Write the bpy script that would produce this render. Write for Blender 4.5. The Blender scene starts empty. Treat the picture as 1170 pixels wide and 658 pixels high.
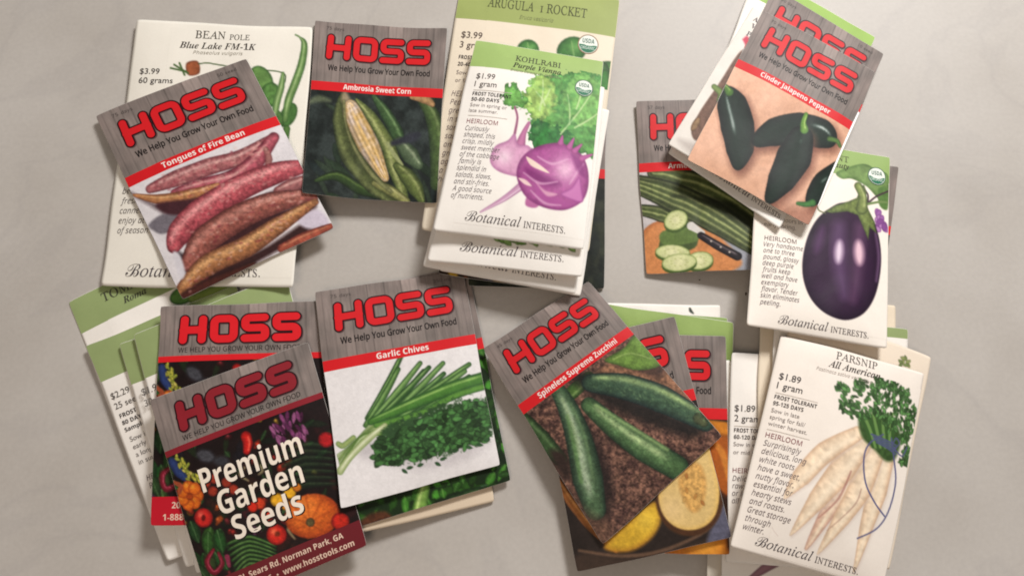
import bpy, math, random
import numpy as np
from mathutils import Vector

SC = bpy.context.scene
COL = SC.collection
MM = 0.001
# ------------------------------------------------------------------ camera model
F, TILT, CH = 950.0, math.radians(16), 0.450
cam = bpy.data.cameras.new('camera')
cam.sensor_width = 36; cam.lens = F / 1170 * 36; cam.clip_start = .01; cam.clip_end = 50
cam_o = bpy.data.objects.new('camera', cam); COL.objects.link(cam_o)
cam_o.location = (0, 0, CH); cam_o.rotation_euler = (TILT, 0, 0); SC.camera = cam_o
CT, ST = math.cos(TILT), math.sin(TILT)

def ground(px, py, z=0.0):
    """table point seen at photograph point (px, py), at height z"""
    dx = (px - 585) / F; dy = -(py - 329) / F
    d = np.array([dx, dy * CT + ST, dy * ST - CT])
    k = (z - CH) / d[2]
    return np.array([d[0] * k, d[1] * k])

# ------------------------------------------------------------------ maths helpers
def homog(src, dst):
    A = []; b = []
    for (x, y), (u, v) in zip(src, dst):
        A.append([x, y, 1, 0, 0, 0, -u * x, -u * y]); b.append(u)
        A.append([0, 0, 0, x, y, 1, -v * x, -v * y]); b.append(v)
    h = np.linalg.solve(np.array(A, float), np.array(b, float))
    return np.append(h, 1).reshape(3, 3)

def hap(Hm, x, y):
    w = Hm[2, 0] * x + Hm[2, 1] * y + Hm[2, 2]
    return (Hm[0, 0] * x + Hm[0, 1] * y + Hm[0, 2]) / w, (Hm[1, 0] * x + Hm[1, 1] * y + Hm[1, 2]) / w

def _h(ix, iy, seed):
    n = (ix.astype(np.int64) * 374761393 + iy.astype(np.int64) * 668265263 + seed * 1442695041) & 0xffffffff
    n = ((n ^ (n >> 13)) * 1274126177) & 0xffffffff
    n = ((n ^ (n >> 16)) * 2246822519) & 0xffffffff
    return ((n ^ (n >> 15)) & 0xffff) / 65535.0

def vn(x, y, seed=0):
    x = np.asarray(x, float); y = np.asarray(y, float)
    x, y = np.broadcast_arrays(x, y)
    ix = np.floor(x); iy = np.floor(y); fx = x - ix; fy = y - iy
    fx = fx * fx * (3 - 2 * fx); fy = fy * fy * (3 - 2 * fy)
    a = _h(ix, iy, seed); b = _h(ix + 1, iy, seed); c = _h(ix, iy + 1, seed); d = _h(ix + 1, iy + 1, seed)
    return (a * (1 - fx) + b * fx) * (1 - fy) + (c * (1 - fx) + d * fx) * fy

def fbm(x, y, seed=0, o=3):
    s = 0; a = .5; t = 0
    for i in range(o):
        s = s + a * vn(x * 2 ** i, y * 2 ** i, seed + i * 17); t += a; a *= .55
    return s / t

def catmull(pts, n=8, closed=False):
    P = [np.array(p, float) for p in pts]
    m = len(P); out = []
    rng = range(m) if closed else range(m - 1)
    for i in rng:
        if closed: a, b, c, d = P[i - 1], P[i], P[(i + 1) % m], P[(i + 2) % m]
        else: a, b, c, d = P[max(i - 1, 0)], P[i], P[i + 1], P[min(i + 2, m - 1)]
        for k in range(n):
            t = k / n
            out.append(.5 * ((2 * b) + (c - a) * t + (2 * a - 5 * b + 4 * c - d) * t * t + (3 * b - a - 3 * c + d) * t ** 3))
    if not closed: out.append(P[-1])
    return np.array(out)

def sdf_poly(X, Y, poly):
    n = len(poly); d = np.full(X.shape, 1e18); ins = np.zeros(X.shape, bool)
    for i in range(n):
        ax, ay = poly[i]; bx, by = poly[(i + 1) % n]
        ex, ey = bx - ax, by - ay; L = ex * ex + ey * ey + 1e-12
        t = np.clip(((X - ax) * ex + (Y - ay) * ey) / L, 0, 1)
        d = np.minimum(d, (X - ax - t * ex) ** 2 + (Y - ay - t * ey) ** 2)
        c = ((ay > Y) != (by > Y))
        with np.errstate(all='ignore'):
            xi = ax + (Y - ay) * ex / (ey if abs(ey) > 1e-9 else 1e-9)
        ins ^= c & (X < xi)
    d = np.sqrt(d)
    return np.where(ins, -d, d)

def tube_field(X, Y, pts, rad):
    """distance minus radius, parameter s along, signed t across"""
    m = len(pts); best = np.full(X.shape, 1e18); S = np.zeros(X.shape); T = np.zeros(X.shape)
    for i in range(m - 1):
        ax, ay = pts[i]; bx, by = pts[i + 1]
        ex, ey = bx - ax, by - ay; L = ex * ex + ey * ey + 1e-12
        t = np.clip(((X - ax) * ex + (Y - ay) * ey) / L, 0, 1)
        dx = X - ax - t * ex; dy = Y - ay - t * ey
        dd = np.sqrt(dx * dx + dy * dy); r = rad[i] + (rad[i + 1] - rad[i]) * t
        f = dd - r; k = f < best
        best = np.where(k, f, best); S = np.where(k, (i + t) / (m - 1), S)
        sg = np.sign(ex * dy - ey * dx)
        T = np.where(k, sg * dd / np.maximum(r, 1e-6), T)
    return best, S, T

def C3(c): return np.array(c, float) / 255.0
def lin(c):
    c = np.clip(c, 0, 1)
    return np.where(c <= .04045, c / 12.92, ((c + .055) / 1.055) ** 2.4)

# ------------------------------------------------------------------ materials
def mat_print(name, rough, bump, coat=0.0, mott=.05):
    m = bpy.data.materials.new(name); m.use_nodes = True; nt = m.node_tree; N = nt.nodes; Lk = nt.links
    b = N['Principled BSDF']; at = N.new('ShaderNodeAttribute'); at.attribute_name = 'ink'
    tc = N.new('ShaderNodeTexCoord')
    n1 = N.new('ShaderNodeTexNoise'); n1.inputs['Scale'].default_value = 900; n1.inputs['Detail'].default_value = 3
    n2 = N.new('ShaderNodeTexNoise'); n2.inputs['Scale'].default_value = 60; n2.inputs['Detail'].default_value = 4
    Lk.new(tc.outputs['Object'], n1.inputs['Vector']); Lk.new(tc.outputs['Object'], n2.inputs['Vector'])
    ad = N.new('ShaderNodeMath'); ad.operation = 'ADD'; Lk.new(n1.outputs['Fac'], ad.inputs[0]); Lk.new(n2.outputs['Fac'], ad.inputs[1])
    mr = N.new('ShaderNodeMapRange'); mr.inputs['From Min'].default_value = .6; mr.inputs['From Max'].default_value = 1.4
    mr.inputs['To Min'].default_value = 1 - mott; mr.inputs['To Max'].default_value = 1 + mott
    Lk.new(ad.outputs[0], mr.inputs['Value'])
    mx = N.new('ShaderNodeMix'); mx.data_type = 'RGBA'; mx.blend_type = 'MULTIPLY'; mx.inputs['Factor'].default_value = 1
    Lk.new(at.outputs['Color'], mx.inputs['A']); Lk.new(mr.outputs[0], mx.inputs['B'])
    Lk.new(mx.outputs['Result'], b.inputs['Base Color'])
    b.inputs['Roughness'].default_value = rough; b.inputs['Specular IOR Level'].default_value = .17
    b.inputs['Coat Weight'].default_value = coat; b.inputs['Coat Roughness'].default_value = .3
    bp = N.new('ShaderNodeBump'); bp.inputs['Strength'].default_value = bump; bp.inputs['Distance'].default_value = .0006
    n3 = N.new('ShaderNodeTexNoise'); n3.inputs['Scale'].default_value = 70; n3.inputs['Detail'].default_value = 3
    Lk.new(tc.outputs['Object'], n3.inputs['Vector']); Lk.new(n3.outputs['Fac'], bp.inputs['Height']); Lk.new(bp.outputs[0], b.inputs['Normal'])
    return m
M_GLOSS = mat_print('coated_print', .50, .35, 0.0)
M_MATTE = mat_print('matte_print', .52, .35, 0.0, .03)

def mat_table():
    m = bpy.data.materials.new('laminate'); m.use_nodes = True; nt = m.node_tree; N = nt.nodes; Lk = nt.links
    b = N['Principled BSDF']; tc = N.new('ShaderNodeTexCoord')
    n = N.new('ShaderNodeTexNoise'); n.inputs['Scale'].default_value = 14; n.inputs['Detail'].default_value = 6
    f = N.new('ShaderNodeTexNoise'); f.inputs['Scale'].default_value = 420; f.inputs['Detail'].default_value = 6
    Lk.new(tc.outputs['Object'], n.inputs['Vector']); Lk.new(tc.outputs['Object'], f.inputs['Vector'])
    r = N.new('ShaderNodeValToRGB'); r.color_ramp.elements[0].position = .3; r.color_ramp.elements[1].position = .72
    r.color_ramp.elements[0].color = (*TABLE_A, 1); r.color_ramp.elements[1].color = (*TABLE_B, 1)
    Lk.new(n.outputs['Fac'], r.inputs['Fac'])
    mr = N.new('ShaderNodeMapRange'); mr.inputs['From Min'].default_value = .3; mr.inputs['From Max'].default_value = .7; mr.inputs['To Min'].default_value = .965; mr.inputs['To Max'].default_value = 1.03
    Lk.new(f.outputs['Fac'], mr.inputs['Value'])
    mx = N.new('ShaderNodeMix'); mx.data_type = 'RGBA'; mx.blend_type = 'MULTIPLY'; mx.inputs['Factor'].default_value = 1
    Lk.new(r.outputs['Color'], mx.inputs['A']); Lk.new(mr.outputs[0], mx.inputs['B']); Lk.new(mx.outputs['Result'], b.inputs['Base Color'])
    # thin stone-like veins and a few fine scratches
    v1 = N.new('ShaderNodeTexNoise'); v1.inputs['Scale'].default_value = 7; v1.inputs['Detail'].default_value = 8; v1.inputs['Distortion'].default_value = 1.2; Lk.new(tc.outputs['Object'], v1.inputs['Vector'])
    vr = N.new('ShaderNodeValToRGB'); e = vr.color_ramp.elements; e[0].position = .47; e[0].color = (1, 1, 1, 1); e[1].position = .53; e[1].color = (1, 1, 1, 1)
    q = e.new(.5); q.color = (.86, .86, .88, 1); Lk.new(v1.outputs['Fac'], vr.inputs['Fac'])
    m2 = N.new('ShaderNodeMix'); m2.data_type = 'RGBA'; m2.blend_type = 'MULTIPLY'; m2.inputs['Factor'].default_value = .35
    Lk.new(mx.outputs['Result'], m2.inputs['A']); Lk.new(vr.outputs['Color'], m2.inputs['B']); Lk.new(m2.outputs['Result'], b.inputs['Base Color'])
    b.inputs['Specular IOR Level'].default_value = .35
    rr = N.new('ShaderNodeMapRange'); rr.inputs['To Min'].default_value = .36; rr.inputs['To Max'].default_value = .6
    Lk.new(n.outputs['Fac'], rr.inputs['Value']); Lk.new(rr.outputs[0], b.inputs['Roughness'])
    bp = N.new('ShaderNodeBump'); bp.inputs['Strength'].default_value = .03; bp.inputs['Distance'].default_value = .0005
    Lk.new(f.outputs['Fac'], bp.inputs['Height']); Lk.new(bp.outputs[0], b.inputs['Normal'])
    return m
TABLE_A = (.43, .398, .362); TABLE_B = (.50, .470, .436)
M_TABLE = mat_table()

# ------------------------------------------------------------------ height field of the pile
GX0, GY0, GS, GW, GHt = -.36, -.28, .0015, 480, 400
FIELD = np.zeros((GHt, GW))
def f_get(x, y):
    i = np.clip(((y - GY0) / GS).astype(int), 0, GHt - 1); j = np.clip(((x - GX0) / GS).astype(int), 0, GW - 1)
    return FIELD[i, j]
def f_put(x, y, z):
    i = np.clip(((y - GY0) / GS).astype(int), 1, GHt - 2); j = np.clip(((x - GX0) / GS).astype(int), 1, GW - 2)
    for a in (-1, 0, 1):
        for b in (-1, 0, 1):
            np.maximum.at(FIELD, (i + a, j + b), z)

LAY = 0.022 * MM
_txt = {}
TYPE = [bpy.data.curves.new('lettering', 'FONT')]; TYPE.append(bpy.data.objects.new('lettering', TYPE[0]))   # never linked: only typesets
def mathmap(s, up, lo, dg=None):
    o = ''
    for ch in s:
        if 'A' <= ch <= 'Z': o += chr(up + ord(ch) - 65)
        elif 'a' <= ch <= 'z': o += '\u210e' if (lo == 0x1D44E and ch == 'h') else chr(lo + ord(ch) - 97)
        elif ch.isdigit() and dg: o += chr(dg + int(ch))
        else: o += ch
    return o

def text_mesh(s, style):
    """flat text as vertices and faces, size 1; styles: sans, bold, italic, serif, serifbold, serifitalic, script"""
    key = (s, style)
    if key in _txt: return _txt[key]
    c, o = TYPE; c.size = 1; c.resolution_u = 3; c.offset = 0; c.shear = 0
    SB = (0x1D5D4, 0x1D5EE, 0x1D7EC); SR = (0x1D5A0, 0x1D5BA, 0x1D7E2)
    if style in ('bold', 'heavy'): s = mathmap(s, *SB)
    elif style == 'plain': s = mathmap(s, *SR)
    elif style == 'med2': s = mathmap(s, *SR); c.offset = .022
    elif style == 'price': c.offset = .004
    elif style == 'medium': s = mathmap(s, *SR)
    elif style == 'italic': s = mathmap(s, 0x1D608, 0x1D622)
    elif style == 'serif': s = mathmap(s, 0x1D434, 0x1D44E); c.shear = -.27; c.offset = .004
    elif style == 'serifbold': s = mathmap(s, 0x1D400, 0x1D41A, 0x1D7CE)
    elif style == 'serifitalic': s = mathmap(s, 0x1D468, 0x1D482, 0x1D7CE)
    elif style == 'script': s = '\u212c' + mathmap(s[1:], 0x1D434, 0x1D44E)
    c.body = s
    me = bpy.data.meshes.new_from_object(o)
    V = np.array([v.co[:2] for v in me.vertices]) if len(me.vertices) else np.zeros((0, 2))
    if style == 'italic' and len(V): V = V * [.88, 1]
    Fc = [tuple(p.vertices) for p in me.polygons]
    bpy.data.meshes.remove(me)
    _txt[key] = (V, Fc); return _txt[key]

def march(f, x0, y0, h):
    """contour a field (negative inside) into shared-vertex polygons"""
    ny, nx = f.shape; V = []; idx = {}; Fc = []
    def gv(i, j):
        k = ('g', i, j)
        if k not in idx: idx[k] = len(V); V.append((x0 + j * h, y0 + i * h))
        return idx[k]
    def ev(a, b):
        k = (min(a, b), max(a, b))
        if k not in idx:
            fa, fb = f[a], f[b]; t = fa / (fa - fb); t = min(max(t, .02), .98)
            idx[k] = len(V); V.append((x0 + (a[1] + (b[1] - a[1]) * t) * h, y0 + (a[0] + (b[0] - a[0]) * t) * h))
        return idx[k]
    neg = f < 0
    cnt = neg[:-1, :-1].astype(int) + neg[1:, :-1] + neg[:-1, 1:] + neg[1:, 1:]
    for i, j in zip(*np.nonzero(cnt)):
        c = [(i, j), (i, j + 1), (i + 1, j + 1), (i + 1, j)]
        poly = []
        for q in range(4):
            a, b = c[q], c[(q + 1) % 4]
            if neg[a]: poly.append(gv(*a))
            if neg[a] != neg[b]: poly.append(ev(a, b))
        if len(poly) >= 3: Fc.append(tuple(poly))
    return np.array(V), Fc

# ------------------------------------------------------------------ one packet
class Packet:
    def __init__(s, quad, label, group, H=136.0, puff=1.0, paper=(226, 220, 208), mat=None, cat='seed packet',
                 seed=1, wob=.35, gap=.05, edge=.32, side=None, curl=1.3):
        s.quad = quad; s.H = H; s.mat = mat or M_GLOSS; s.seed = seed
        z = 0.0; q = random.Random(seed * 7 + 1); s.curlv = [curl * MM * max(0, q.uniform(-.5, 1)) for _ in range(4)]
        U, V = np.meshgrid(np.linspace(0, 1, 45), np.linspace(0, 1, 55))
        for it in range(3):
            zc = [z] * 4 if it == 0 else [float(s.zb(u, v)) for u, v in ((0, 0), (1, 0), (1, 1), (0, 1))]
            wq = [ground(px, py, zz + .0003) for (px, py), zz in zip(quad, zc)]
            s.Hw = homog([(0, 0), (1, 0), (1, 1), (0, 1)], wq)
            X, Y = hap(s.Hw, U, V); Hh = f_get(X, Y)
            B = np.stack([np.ones_like(U), U, V, U * V, U * U, V * V], -1).reshape(-1, 6); h = Hh.reshape(-1)
            w = np.ones_like(h)
            for q in range(12):
                W = B * w[:, None]
                co = np.linalg.solve(W.T @ B + np.diag([1e-6, 1e-6, 1e-6, .05, .5, .5]) * len(h) * .05, W.T @ h)
                r = h - B @ co; w = w * np.where(r > 0, 1.6, .92)
            co[0] += max(r.max(), 0) * .98 + gap * MM
            s.co = co
        s.puff = puff * MM; s.wob = wob * MM; s.edge = edge * MM
        s.Hp = homog([(0, 0), (100, 0), (100, H), (0, H)], quad)      # local -> photo point
        s.Hi = np.linalg.inv(s.Hp)
        cx, cy = hap(s.Hw, .5, .5); s.org = np.array([cx, cy, 0.0])
        s.root = bpy.data.objects.new('seed_packet', None); COL.objects.link(s.root)
        s.org[2] = float(s.zb(.5, .5)); s.root.location = s.org; s.root.empty_display_size = .01
        s.root['label'] = label; s.root['category'] = cat
        if group: s.root['group'] = group
        s.body(paper, side)
        X, Y = hap(s.Hw, U, V); f_put(X, Y, s.zt(U, V) + 11 * LAY)
    def zb(s, u, v):
        c = s.co; r = s.curlv
        k = r[0] * ((1 - u) * (1 - v)) ** 2.2 + r[1] * (np.clip(u * (1 - v), 0, 1)) ** 2.2 + r[2] * np.clip(u * v, 0, 1) ** 2.2 + r[3] * np.clip((1 - u) * v, 0, 1) ** 2.2
        return k + c[0] + c[1] * u + c[2] * v + c[3] * u * v + c[4] * u * u + c[5] * v * v
    def zt(s, u, v):
        m = (1 - np.abs(2 * u - 1) ** 5) * (1 - np.abs(2 * v - 1) ** 8)
        m = np.clip(m, 0, 1)
        body = .45 + .55 * (1 - (2 * u - 1) ** 2) * np.clip(1 - (2 * (v - .08) - 1.05) ** 2, 0, 1)
        wob = (vn(u * 3.1 + s.seed * 7.3, v * 4.2, s.seed) - .4) * s.wob + (vn(u * 8 + s.seed, v * 9, s.seed + 5) - .5) * s.wob * .34
        for q in range(3):                                  # soft creases running out from the filled part
            an = s.seed * 1.3 + q * 2.1; ca, sa = math.cos(an), math.sin(an)
            t = (u - .5) * ca + (v - .55) * sa - .18 + .12 * q + .04 * (vn(u * 4, v * 4, s.seed + q) - .5)
            wob = wob - s.wob * .30 * np.exp(-(t / .040) ** 2) * np.clip(vn(u * 2.2 + q, v * 2.2, s.seed + 11 + q) - .45, 0, 1) * 2.2
        return s.zb(u, v) + s.edge + m * (s.puff * body + wob)
    def plan(s, u, v):
        a = np.abs(2 * u - 1); b = np.abs(2 * v - 1); su = np.sign(2 * u - 1); sv = np.sign(2 * v - 1)
        du = (vn(v * 4 + s.seed * 3.1, su * 2 + 5, s.seed) - .5) * .012 * a ** 8; dv = (vn(u * 3 + s.seed * 1.7, sv * 2 + 9, s.seed + 4) - .5) * .008 * b ** 8
        cn = (np.clip(a, 0, 1) ** 40) * (np.clip(b, 0, 1) ** 56)
        return hap(s.Hw, u + du - su * .0045 * cn, v + dv - sv * .003 * cn)
    def world(s, x, y, lift):
        u = np.asarray(x, float) / 100; v = np.asarray(y, float) / s.H
        X, Y = s.plan(u, v)
        return np.stack([X - s.org[0], Y - s.org[1], s.zt(np.clip(u, 0, 1), np.clip(v, 0, 1)) + lift * LAY - s.org[2]], -1)
    def link(s, name, V, Fc, col, parent=None, smooth=True):
        me = bpy.data.meshes.new(name); me.from_pydata(V.tolist(), [], Fc); me.update()
        nz = np.zeros(len(me.polygons) * 3); me.polygons.foreach_get('normal', nz)
        if name != 'envelope' and nz.reshape(-1, 3)[:, 2].sum() < 0: me.flip_normals()
        at = me.color_attributes.new('ink', 'FLOAT_COLOR', 'POINT')
        c = np.ones((len(V), 4)); c[:, :3] = lin(np.broadcast_to(col, (len(V), 3)))
        at.data.foreach_set('color', c.ravel().astype(np.float32))
        if smooth: me.polygons.foreach_set('use_smooth', [True] * len(me.polygons))
        me.materials.append(s.mat)
        o = bpy.data.objects.new(name, me); COL.objects.link(o); o.parent = parent or s.root
        return o
    def body(s, paper, side):
        nu, nv = 64, 84
        U, V = np.meshgrid(np.linspace(0, 1, nu + 1), np.linspace(0, 1, nv + 1))
        X, Y = s.plan(U, V)
        top = np.stack([X, Y, s.zt(U, V)], -1).reshape(-1, 3) - s.org
        bot = np.stack([X, Y, s.zb(U, V)], -1).reshape(-1, 3) - s.org
        Vs = np.vstack([top, bot]); n = (nu + 1) * (nv + 1); Fc = []
        g = lambda i, j: i * (nu + 1) + j
        for i in range(nv):
            for j in range(nu):
                Fc.append((g(i, j), g(i + 1, j), g(i + 1, j + 1), g(i, j + 1)))
                Fc.append((n + g(i, j), n + g(i, j + 1), n + g(i + 1, j + 1), n + g(i + 1, j)))
        rim = [g(0, j) for j in range(nu)] + [g(i, nu) for i in range(nv)] + [g(nv, j) for j in range(nu, 0, -1)] + [g(i, 0) for i in range(nv, 0, -1)]
        for a, b in zip(rim, rim[1:] + rim[:1]): Fc.append((a, b, n + b, n + a))
        col = np.broadcast_to(C3(paper), (2 * n, 3)).copy()
        var = fbm(U * 5, V * 7, s.seed).reshape(-1); col[:n] *= (.985 + .03 * var)[:, None]
        s.paper = s.link('envelope', Vs, Fc, col)
        me = s.paper.data
        flags = [True] * (2 * nu * nv) + [False] * (len(me.polygons) - 2 * nu * nv)
        me.polygons.foreach_set('use_smooth', flags)
    def loc(s, px, py): return hap(s.Hi, px, py)
    # ---- printed sheet with painted ink
    def sheet(s, name, box, paint, lift=1, res=.55, parent=None, amb=None):
        x0, y0, x1, y1 = box; nx = max(2, int((x1 - x0) / res)); ny = max(2, int((y1 - y0) / res))
        X, Y = np.meshgrid(np.linspace(x0, x1, nx + 1), np.linspace(y0, y1, ny + 1))
        PX, PY = hap(amb if amb is not None else s.Hp, X, Y)
        cv = Canvas(X, Y, PX, PY); paint(cv)
        g = np.arange((nx + 1) * (ny + 1)).reshape(ny + 1, nx + 1)
        Fc = np.stack([g[:-1, :-1], g[1:, :-1], g[1:, 1:], g[:-1, 1:]], -1).reshape(-1, 4).tolist()
        return s.link(name, s.world(X.ravel(), Y.ravel(), lift), Fc, cv.c.reshape(-1, 3), parent)
    def flat(s, name, box, col, lift=2, parent=None, bow=0, res=2.0):
        x0, y0, x1, y1 = box
        nx = max(2, int((x1 - x0) / res)); ny = max(1, int((y1 - y0) / res))
        X, Y = np.meshgrid(np.linspace(x0, x1, nx + 1), np.linspace(y0, y1, ny + 1))
        Y = Y + bow * (1 - ((X - 50) / 50) ** 2)
        g = np.arange((nx + 1) * (ny + 1)).reshape(ny + 1, nx + 1)
        Fc = np.stack([g[:-1, :-1], g[1:, :-1], g[1:, 1:], g[:-1, 1:]], -1).reshape(-1, 4).tolist()
        return s.link(name, s.world(X.ravel(), Y.ravel(), lift), Fc, C3(col), parent)
    def letters(s, name, items, col, lift=8, parent=None):
        """items: (text, style, x, baseline y, size, align, fitwidth, rotation deg)"""
        AV = []; AF = []; n = 0
        for it in items:
            t, st, x, y, size, al, fit, rot = (list(it) + ['l', None, 0])[:8] if len(it) == 5 else (list(it) + [None, 0])[:8] if len(it) == 6 else (list(it) + [0])[:8]
            V, Fc = text_mesh(t, st)
            if not len(V): continue
            V = V * size; w = V[:, 0].max() - V[:, 0].min()
            V = V - [V[:, 0].min(), 0]
            if fit: V = V * [fit / w, 1]; w = fit
            if al == 'c': V = V - [w / 2, 0]
            if al == 'r': V = V - [w, 0]
            a = math.radians(rot); ca, sa = math.cos(a), math.sin(a)
            V = np.stack([V[:, 0] * ca - V[:, 1] * sa, V[:, 0] * sa + V[:, 1] * ca], -1)
            AV.append(np.stack([x + V[:, 0], y - V[:, 1]], -1)); AF += [tuple(q + n for q in f) for f in Fc]; n += len(V)
        P = np.vstack(AV)
        # drop what would hang over the packet's edge
        return s.link(name, s.world(P[:, 0], P[:, 1], lift), AF, C3(col), parent)
    def stroke_shape(s, name, lines, width, col, lift, h=.4, parent=None):
        allp = np.vstack([np.array(l[0]) for l in lines])
        x0, y0 = allp.min(0) - width; x1, y1 = allp.max(0) + width
        X, Y = np.meshgrid(np.arange(x0, x1 + h, h), np.arange(y0, y1 + h, h))
        f = np.full(X.shape, 1e9)
        for pts, closed in lines:
            p = list(pts) + ([pts[0]] if closed else [])
            d, _, _ = tube_field(X, Y, p, [width / 2] * len(p)); f = np.minimum(f, d)
        V, Fc = march(f, x0, y0, h)
        return s.link(name, s.world(V[:, 0], V[:, 1], lift), Fc, C3(col), parent)

# ------------------------------------------------------------------ painting on vertex ink
class Canvas:
    def __init__(s, X, Y, PX, PY):
        s.X, s.Y, s.PX, s.PY = X, Y, PX, PY; s.c = np.ones(X.shape + (3,))
    def fill(s, col, var=0, sc=.1, seed=3, col2=None):
        s.c[:] = C3(col)
        if col2 is not None:
            n = np.clip((fbm(s.PX * sc, s.PY * sc, seed, 4) - .32) / .36, 0, 1)[..., None]; s.c[:] = C3(col) * (1 - n) + C3(col2) * n
        if var:
            n = fbm(s.PX * sc, s.PY * sc, seed, 4)[..., None]; s.c *= 1 + (n - .5) * var
    def grain(s, amt, sc=.5, seed=9):
        wt = 1.15 - s.c.mean(-1, keepdims=True)          # paper white stays clean
        s.c *= 1 + (fbm(s.PX * sc, s.PY * sc, seed, 2)[..., None] - .5) * amt * wt * 1.5
    def blend(s, m, col): s.c[:] = s.c * (1 - m[..., None]) + col * m[..., None]
    def _win(s, pts, pad):
        p = np.array(pts); x0, y0 = p.min(0) - pad; x1, y1 = p.max(0) + pad
        k = (s.PX > x0) & (s.PX < x1) & (s.PY > y0) & (s.PY < y1); return k
    def poly(s, pts, col, blur=.8, smooth=True, edge=None, ew=4, var=0, sc=.3, a=1, seed=1, hi=None, hp=None, hr=8, rag=0, rs=.3):
        P = catmull(pts, 6, True) if smooth else np.array(pts, float)
        k = s._win(P, blur * 2 + 1)
        if not k.any(): return
        X, Y = s.PX[k], s.PY[k]; d = sdf_poly(X, Y, P)
        if rag: d = d + (vn(X * rs, Y * rs, seed + 30) - .5) * rag + (vn(X * rs * 2.3, Y * rs * 2.3, seed + 31) - .5) * rag * .5
        m = np.clip(.5 - d / (2 * blur), 0, 1) * a; m = m[:, None]
        c = np.broadcast_to(C3(col), (len(X), 3)).copy()
        if edge is not None:
            e = np.clip(1 + d / ew, 0, 1)[:, None] ** 1.5; c = c * (1 - e) + C3(edge) * e
        if hi is not None:
            e = np.exp(-(((X - hp[0]) ** 2 + (Y - hp[1]) ** 2) / hr ** 2))[:, None]; c = c * (1 - e) + C3(hi) * e
        if var: c *= 1 + (fbm(X * sc, Y * sc, seed, 3)[:, None] - .5) * var
        s.c[k] = s.c[k] * (1 - m) + c * m
    def ell(s, cx, cy, rx, ry, rot, col, **kw):
        a = math.radians(rot); P = [(cx + rx * math.cos(t) * math.cos(a) - ry * math.sin(t) * math.sin(a), cy + rx * math.cos(t) * math.sin(a) + ry * math.sin(t) * math.cos(a)) for t in np.linspace(0, 2 * math.pi, 20, endpoint=False)]
        kw.setdefault('smooth', False); s.poly(P, col, **kw)
    def tube(s, pts, rad, col, edge=None, hi=None, ht=-.35, hw=.22, blur=.7, var=0, sc=.25, a=1, seed=1, stripes=0, scol=None, rings=0, har=(0, 1), ep=2.2):
        P = catmull(pts, 6); R = np.interp(np.linspace(0, 1, len(P)), np.linspace(0, 1, len(rad)), rad)
        k = s._win(P, max(rad) + 2)
        if not k.any(): return
        X, Y = s.PX[k], s.PY[k]; d, S, T = tube_field(X, Y, P, R)
        m = (np.clip(.5 - d / (2 * blur), 0, 1) * a)[:, None]
        c = np.broadcast_to(C3(col), (len(X), 3)).copy()
        if stripes:
            q = (.5 + .5 * np.sin(T * stripes * math.pi + 2 * vn(S * 9, T, seed)))[:, None] ** 2; c = c * (1 - q) + C3(scol) * q
        if rings:
            q = (vn(S * rings, T * 1.5, seed + 3))[:, None]; c *= .9 + .2 * q
        if edge is not None:
            e = (np.clip(np.abs(T), 0, 1) ** ep)[:, None]; c = c * (1 - e) + C3(edge) * e
        if hi is not None:
            e = np.exp(-((T - ht) / hw) ** 2) * np.clip((S - har[0]) * 8, 0, 1) * np.clip((har[1] - S) * 8, 0, 1) * (.6 + .5 * vn(S * 12, T * 2, seed + 8)); e = np.clip(e, 0, 1)[:, None]; c = c * (1 - e) + C3(hi) * e
        if var: c *= 1 + (fbm(X * sc, Y * sc, seed, 3)[:, None] - .5) * var
        s.c[k] = s.c[k] * (1 - m) + np.clip(c, 0, 1) * m
    def line(s, pts, r, col, a=1): s.tube(pts, [r, r], col, a=a, blur=.6)
    def leaf(s, cx, cy, L, W, ang, col, vein=None, a=1, var=.3, seed=1):
        an = math.radians(ang); ca, sa = math.cos(an), math.sin(an)
        pts = [(-.5, 0), (-.3, .4), (0, .5), (.25, .36), (.5, 0), (.25, -.36), (0, -.5), (-.3, -.4)]
        P = [(cx + x * L * ca - y * W * sa, cy + x * L * sa + y * W * ca) for x, y in pts]
        e = tuple(np.array(col) * .62)
        s.poly(P, col, edge=e, ew=W * .28, var=var, sc=.35, a=a, seed=seed, blur=.6)
        if vein is not None: s.tube([(cx - .45 * L * ca, cy - .45 * L * sa), (cx + .45 * L * ca, cy + .45 * L * sa)], [.7, .35], vein, a=.7 * a, blur=.5)

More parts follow.
